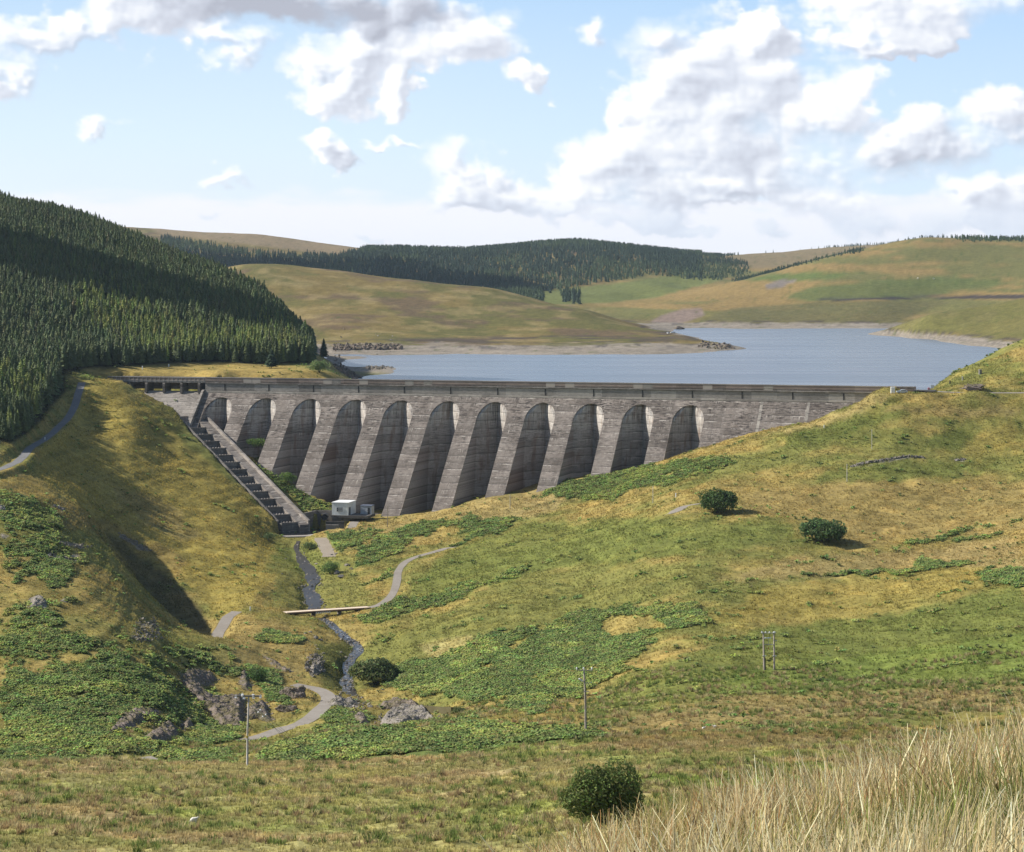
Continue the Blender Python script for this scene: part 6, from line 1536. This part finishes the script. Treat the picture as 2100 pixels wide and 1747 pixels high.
# ------------------------------------------------------------------ sheep
def sheep(u, v, lpx, rz, label, lying=False, y0=150, y1=3200):
    p = place(u, v, y0, y1); L_ = lpx * p[1] / F
    e = empty('sheep', p, rz, label, 'sheep')
    WO = bpy.data.materials.get('wool') or mat('wool', (.66, .62, .54), .95, .05); FA = bpy.data.materials.get('sheep_face') or mat('sheep_face', (.58, .54, .47), .9, .05)
    bm = bpy.data.meshes.new('sheep_body')
    leg = 0 if lying else .34
    J = [(-.46, 0, .52, .24), (-.15, 0, .53, .33), (.15, 0, .52, .32), (.34, 0, .56, .25), (.46, 0, .70, .14), (.55, 0, .78, .11), (.68, 0, .75, .075)]
    legs = [(-.36, .1), (-.36, -.1), (.28, .1), (.28, -.1)]
    vs = [(x, y, z - (.3 if lying else 0)) for x, y, z, r in J]; rd = [r for *_, r in J]; ed = [(k, k + 1) for k in range(6)]
    for q, (x, y) in enumerate(legs):
        a = 0 if x < 0 else 3; b = len(vs)
        if lying: vs += [(x, y * 1.6, .16), (x + .2, y * 1.9, .06)]; rd += [.09, .04]
        else: vs += [(x, y, .32), (x + (-.04 if x < 0 else .02), y, .16), (x, y, .0)]; rd += [.11, .055, .045]
        ed.append((a, b)); ed += [(b + i, b + i + 1) for i in range(len(vs) - b - 1)]
    bm.from_pydata([tuple(c * L_ for c in q) for q in vs], ed, []); bm.materials.append(WO)
    o = link(bpy.data.objects.new('body', bm), e); o.modifiers.new('skin', 'SKIN'); bm.skin_vertices[0].data[0].use_root = True
    for k, r in enumerate(rd): bm.skin_vertices[0].data[k].radius = (r * L_, r * L_)
    o.modifiers.new('sub', 'SUBSURF').levels = 2; o.modifiers['sub'].render_levels = 2
    dz = -.3 if lying else 0
    for s in (-1, 1): mb = MB(); mb.tube([(.60 * L_, s * .06 * L_, (.87 + dz) * L_), (.57 * L_, s * .15 * L_, (.88 + dz) * L_)], [.03 * L_, .012 * L_], 6); mb.build('ear', FA, e)
    mb = MB(); mb.tube([(.70 * L_, 0, (.81 + dz) * L_), (.77 * L_, 0, (.77 + dz) * L_)], [.055 * L_, .035 * L_], 7); mb.build('muzzle', FA, e)
    return e
sheep(396, 1690, 17.5, R(8), 'white sheep walking across the near field, nearest of all', y0=190, y1=260)
sheep(1255, 1259, 10, R(160), 'small white sheep resting at the top of the large bracken patch', True, 420, 720)
sheep(1443, 1494, 7, R(20), 'small white sheep lying in the brown grass right of the dark power pole', True, 280, 460)
sheep(1467, 1492, 10, R(190), 'larger white sheep lying beside another in the brown grass', True, 280, 460)
sheep(1882, 572, 3.4, R(30), 'tiny white sheep grazing high on the far green slope', False, 2200, 3300)
sheep(1915, 573, 3.4, R(200), 'tiny white sheep right of another on the far green slope', False, 2200, 3300)
# two cars at the far water's edge
p = place(1380, 684, 1550, 1900); car((p[0], p[1], p[2] + .2), R(10), (.70, .70, .69), 'white car parked on the far shore track beside the water')
p = place(1370, 685, 1550, 1900); car((p[0], p[1], p[2] + .2), R(95), (.55, .55, .55), 'pale grey car parked left of the white car on the far shore')
# ------------------------------------------------------------------ the sky beyond the hills: a deep curved dome with the day's cloud on it
su = np.concatenate([np.linspace(-2900, -60, 70)[:-1], np.arange(-60, 2161, 3.0), np.linspace(2160, 6000, 80)[1:]])
sv = np.concatenate([np.linspace(-1900, -40, 60)[:-1], np.arange(-40, 561, 2.5), np.linspace(560, 760, 12)[1:]])
SU, SVv = np.meshgrid(su, sv)
azm = (SU - U0) / F; tel = -(SVv - VH) / F
RD = 26000.0
X = RD * np.sin(azm); Y = RD * np.cos(azm); Z = RD * tel
el_ = np.degrees(np.arctan(tel))
def ff(a, b, s, o): return fbm(SU / a, SVv / b, s, o)
wu = (ff(95, 75, 1, 5) - .5) * 120 + (ff(26, 22, 2, 4) - .5) * 44; wv2 = (ff(95, 75, 3, 5) - .5) * 90 + (ff(26, 22, 4, 4) - .5) * 34
def field(du=0, dv=0):
    cov = np.zeros_like(SU); bs = np.zeros_like(SU) + .02; ws = np.zeros_like(SU) + .024
    for u, v, ru, rv, b in CL:
        d = np.sqrt(((SU + wu - u - du) / ru) ** 2 + ((SVv + wv2 - v - dv) / rv) ** 2)
        k = np.clip(1.28 - d, 0, 1); cov = 1 - (1 - cov) * (1 - k * .95); k2 = k * k; ws += k2; bs += k2 * b
    return cov, bs / ws
CL = [(540, 0, 330, 58, .40), (300, 40, 160, 70, .92), (70, 80, 110, 44, .93), (15, 160, 60, 55, .92), (470, 95, 95, 36, .95), (640, 108, 66, 48, 1.06), (770, 95, 125, 62, .98), (950, 78, 130, 72, 1.0), (800, 20, 170, 40, .62),
      (700, 170, 66, 62, .98), (812, 190, 46, 60, .98), (662, 298, 46, 40, .96), (706, 330, 46, 26, .74), (935, 335, 68, 72, 1.06), (1030, 395, 100, 52, .82), (970, 420, 110, 26, .74), (1180, 382, 86, 50, 1.04), (1290, 350, 140, 80, .90),
      (1330, 235, 74, 66, 1.0), (1450, 130, 170, 105, .88), (1530, 66, 46, 32, 1.06), (1500, 270, 200, 125, .90), (1620, 350, 165, 68, .88), (1710, 195, 86, 86, 1.10), (1228, 58, 50, 38, .98), (1095, 160, 50, 40, .92),
      (1870, 300, 140, 72, .82), (2050, 250, 105, 62, .86), (1880, 15, 270, 82, .99), (1800, 92, 170, 26, .84), (2060, 395, 130, 42, .82), (1950, 385, 60, 34, 1.0), (1340, 445, 105, 24, .80), (1588, 485, 46, 20, .82), (1770, 465, 66, 36, .84),
      (2000, 440, 130, 38, .86), (485, 382, 52, 22, .80), (225, 265, 50, 18, .88), (412, 452, 36, 10, .88), (745, 490, 34, 10, .88), (820, 292, 66, 14, .86), (1480, 400, 240, 34, .90), (1700, 420, 130, 40, .90), (1880, 470, 80, 30, .86), (1240, 455, 70, 20, .86), (2060, 470, 70, 26, .86), (1120, 430, 110, 22, .84), (1420, 480, 60, 16, .86), (1560, 180, 120, 90, .95), (150, 60, 140, 30, .95)]
cov, bri = field()
# puffs: rounded heaps with creases between them
def billow(a, b, sd, o):
    t_ = 0; k_ = 1.0; n_ = 0; x_ = SU / a; y_ = SVv / b
    for q in range(o): t_ = t_ + k_ * np.abs(2 * vnoise(x_ + wu * .002, y_, sd + q) - 1); n_ += k_; k_ *= .52; x_ = x_ * 2.1 + 3.7; y_ = y_ * 2.1 + 1.9
    return t_ / n_
bl = billow(105, 78, 12, 4); bl = (bl - bl.mean()) / bl.std()
dens = cov * 1.08 - .03 + bl * .105 + (ff(120, 80, 7, 4) - .5) * .35
soft = ff(170, 110, 9, 3)
alpha = sstep(.12, np.interp(soft, [.36, .64], [.55, 1.2]), dens) * np.interp(cov, [0, .10], [0, 1])
T = np.clip(dens - .1, 0, 1.1); T = (T + np.roll(T, 1, 1) + np.roll(T, -1, 1) + np.roll(T, 1, 0) + np.roll(T, -1, 0)) / 5
def shift(A, du, dv):
    return np.roll(np.roll(A, int(round(du / 3.0)), 1), int(round(dv / 2.5)), 0)
# light comes from the upper left: what lies that way dims what lies behind it
shade = .34 * shift(T, 7, 6) + .30 * shift(T, 18, 14) + .22 * shift(T, 38, 28) + .14 * shift(T, 70, 48)
rel = T - shift(T, 8, 7); rel2 = T - shift(T, 24, 20)
bri2 = 1.075 - .27 * np.clip(shade, 0, 1.2) + (.35 + .5 * sstep(.35, .65, soft)) * np.clip(rel, -.2, .2) + .42 * np.clip(rel2, -.3, .3) + (bri - .93) * .95
stops = [.42, .64, .80, .93, 1.04]
cs = np.array([(.46, .48, .56), (.60, .63, .72), (.74, .78, .87), (.90, .92, .96), (1.04, 1.04, 1.03)])
cc = np.stack([np.interp(bri2, stops, cs[:, i]) for i in range(3)], -1)
low = sstep(395, 455, SVv)[..., None] * .8
cc = cc * (1 - low) + np.array((.74, .80, .91)) * low
# clear air: pale blue, deeper overhead and to the right, near white low down
tb = np.clip((562 - SVv) / 562, 0, 6)
clear = np.stack([np.interp(tb, [0, .2, .5, .8, 1, 2, 5], c) for c in ((.82, .77, .67, .57, .49, .32, .16), (.89, .87, .83, .75, .69, .52, .33), (.97, .98, .98, .96, .93, .82, .62))], -1)
sidew = np.interp(SU, [0, 600, 1200, 2100], [1.06, 1.05, .97, .93]); clear[..., 0] *= sidew; clear[..., 1] *= sidew ** .5
hz = sstep(388, 428, SVv + (ff(120, 26, 18, 4) - .5) * 60) * .88
base = clear * (1 - hz[..., None]) + np.array((.93, .93, .985)) * hz[..., None]
skyc = base * (1 - alpha[..., None] * .97) + cc * alpha[..., None] * .97
outm = sstep(-60, -400, SU) + sstep(2160, 2500, SU) + sstep(-60, -300, SVv)
ny_, nx2 = SU.shape
i = (np.arange(ny_ - 1)[:, None] * nx2 + np.arange(nx2 - 1)[None]).ravel()
sm = bpy.data.materials.new('sky_air'); sm.use_nodes = True; t = NT(sm); sm.node_tree.nodes.remove(t.p)
em = t.add('ShaderNodeEmission'); a = t.add('ShaderNodeAttribute', attribute_name='Col'); t.l.new(a.outputs['Color'], em.inputs[0]); em.inputs[1].default_value = .71
t.l.new(em.outputs[0], t.n['Material Output'].inputs[0])
sm.cycles.emission_sampling = 'NONE'
sko = mk('sky', np.stack([X, Y, Z], -1), [np.column_stack([i, i + nx2, i + nx2 + 1, i + 1])], sm, col=np.clip(skyc, 0, 1.2).reshape(-1, 3), smooth=True)
tag(sko, 'pale blue sky with white and grey cumulus clouds', None, None, 'structure')
# ------------------------------------------------------------------ clouds whose shadows lie on the hills, and the haze between
CLD = bpy.data.materials.new('cloud_white'); CLD.use_nodes = True; CLD.node_tree.nodes['Principled BSDF'].inputs['Base Color'].default_value = (.85, .86, .88, 1); CLD.node_tree.nodes['Principled BSDF'].inputs['Roughness'].default_value = 1
def cloud(target, alt, size, seed, rz=0):
    import bmesh
    k = alt / math.tan(R(36)); tx, ty = target[0] - .985 * k, target[1] + .172 * k
    bm = bmesh.new(); bmesh.ops.create_icosphere(bm, subdivisions=5, radius=1); V = np.array([v.co[:] for v in bm.verts]); Fc = np.array([[v.index for v in f.verts] for f in bm.faces]); bm.free()
    V *= (1 + .75 * (fbm(V[:, 0] * 1.6 + seed, V[:, 1] * 1.6 + V[:, 2], seed, 4) - .5) + .25 * (fbm(V[:, 0] * 6, V[:, 1] * 6 + V[:, 2] * 4, seed + 2, 3) - .5))[:, None]
    V[:, 2] = np.where(V[:, 2] < -.25, -.25 + (V[:, 2] + .25) * .2, V[:, 2])
    o = mk('cloud', rotz(V * np.array(size), np.full(len(V), rz)), [Fc], CLD, smooth=True); o.location = (tx, ty, target[2] + alt); tag(o, 'white cumulus cloud drifting above the valley', None, None, 'structure'); return o
for (u, v, y0), alt, size, sd, rz in (((150, 570, 950), 520, (130, 50, 40), 3, -.3), ((610, 550, 2500), 650, (200, 170, 60), 5, .2), ((860, 580, 2500), 650, (150, 200, 55), 9, -.2)):
    cloud(place(u, v, y0), alt, size, sd, rz)
hm = bpy.data.materials.new('valley_haze'); hm.use_nodes = True; t = NT(hm); hm.node_tree.nodes.remove(t.p)
pv = t.add('ShaderNodeVolumePrincipled'); pv.inputs['Color'].default_value = (.68, .84, 1, 1); pv.inputs['Density'].default_value = HAZE; pv.inputs['Anisotropy'].default_value = .2
t.l.new(pv.outputs[0], t.n['Material Output'].inputs['Volume'])
top = max(float(ZZ.max()) + 22, 4); mb = MB(); mb.box(-13500, 13500, -60, 10200, float(ZZ.min()) - 3, top)
hz_o = mb.build('haze', hm); tag(hz_o, 'thin bluish summer haze in the valley air', 'haze', None, 'stuff')
# ------------------------------------------------------------------ camera, sun, sky light
cam = bpy.data.cameras.new('camera'); co = link(bpy.data.objects.new('camera', cam))
co.location = (0, 0, 0); co.rotation_euler = (R(90), 0, 0)
cam.sensor_width = 36; cam.lens = 36 * F / 2100; cam.shift_y = -(873.5 - VH) / 2100
cam.clip_start = .3; cam.clip_end = 60000
bpy.context.scene.camera = co
EL = R(36); SV = Vector((-.985 * math.cos(EL), .172 * math.cos(EL), math.sin(EL))).normalized()
sun = bpy.data.lights.new('sun', 'SUN'); so = link(bpy.data.objects.new('sun', sun))
sun.energy = 5.0; sun.angle = R(.5); sun.color = (1, .95, .86)
so.rotation_euler = (-SV).to_track_quat('-Z', 'Y').to_euler()
sc = bpy.context.scene
w = bpy.data.worlds.new('World'); sc.world = w; w.use_nodes = True
t = NT(w); nt = w.node_tree
bg = nt.nodes['Background']; bg.inputs['Strength'].default_value = .085
sky = t.add('ShaderNodeTexSky', sky_type='NISHITA'); sky.sun_disc = False
sky.sun_elevation = EL; sky.sun_rotation = math.atan2(SV.x, SV.y); sky.altitude = 300; sky.air_density = 1.0; sky.dust_density = 1.2; sky.ozone_density = 1.0
t.l.new(sky.outputs[0], bg.inputs['Color'])
sc.view_settings.view_transform = 'Standard'; sc.view_settings.look = 'None'; sc.view_settings.exposure = .60; sc.view_settings.gamma = 1
sc.cycles.use_denoising = True
sc.cycles.max_bounces = 6; sc.cycles.diffuse_bounces = 2; sc.cycles.transparent_max_bounces = 8; sc.cycles.volume_bounces = 0
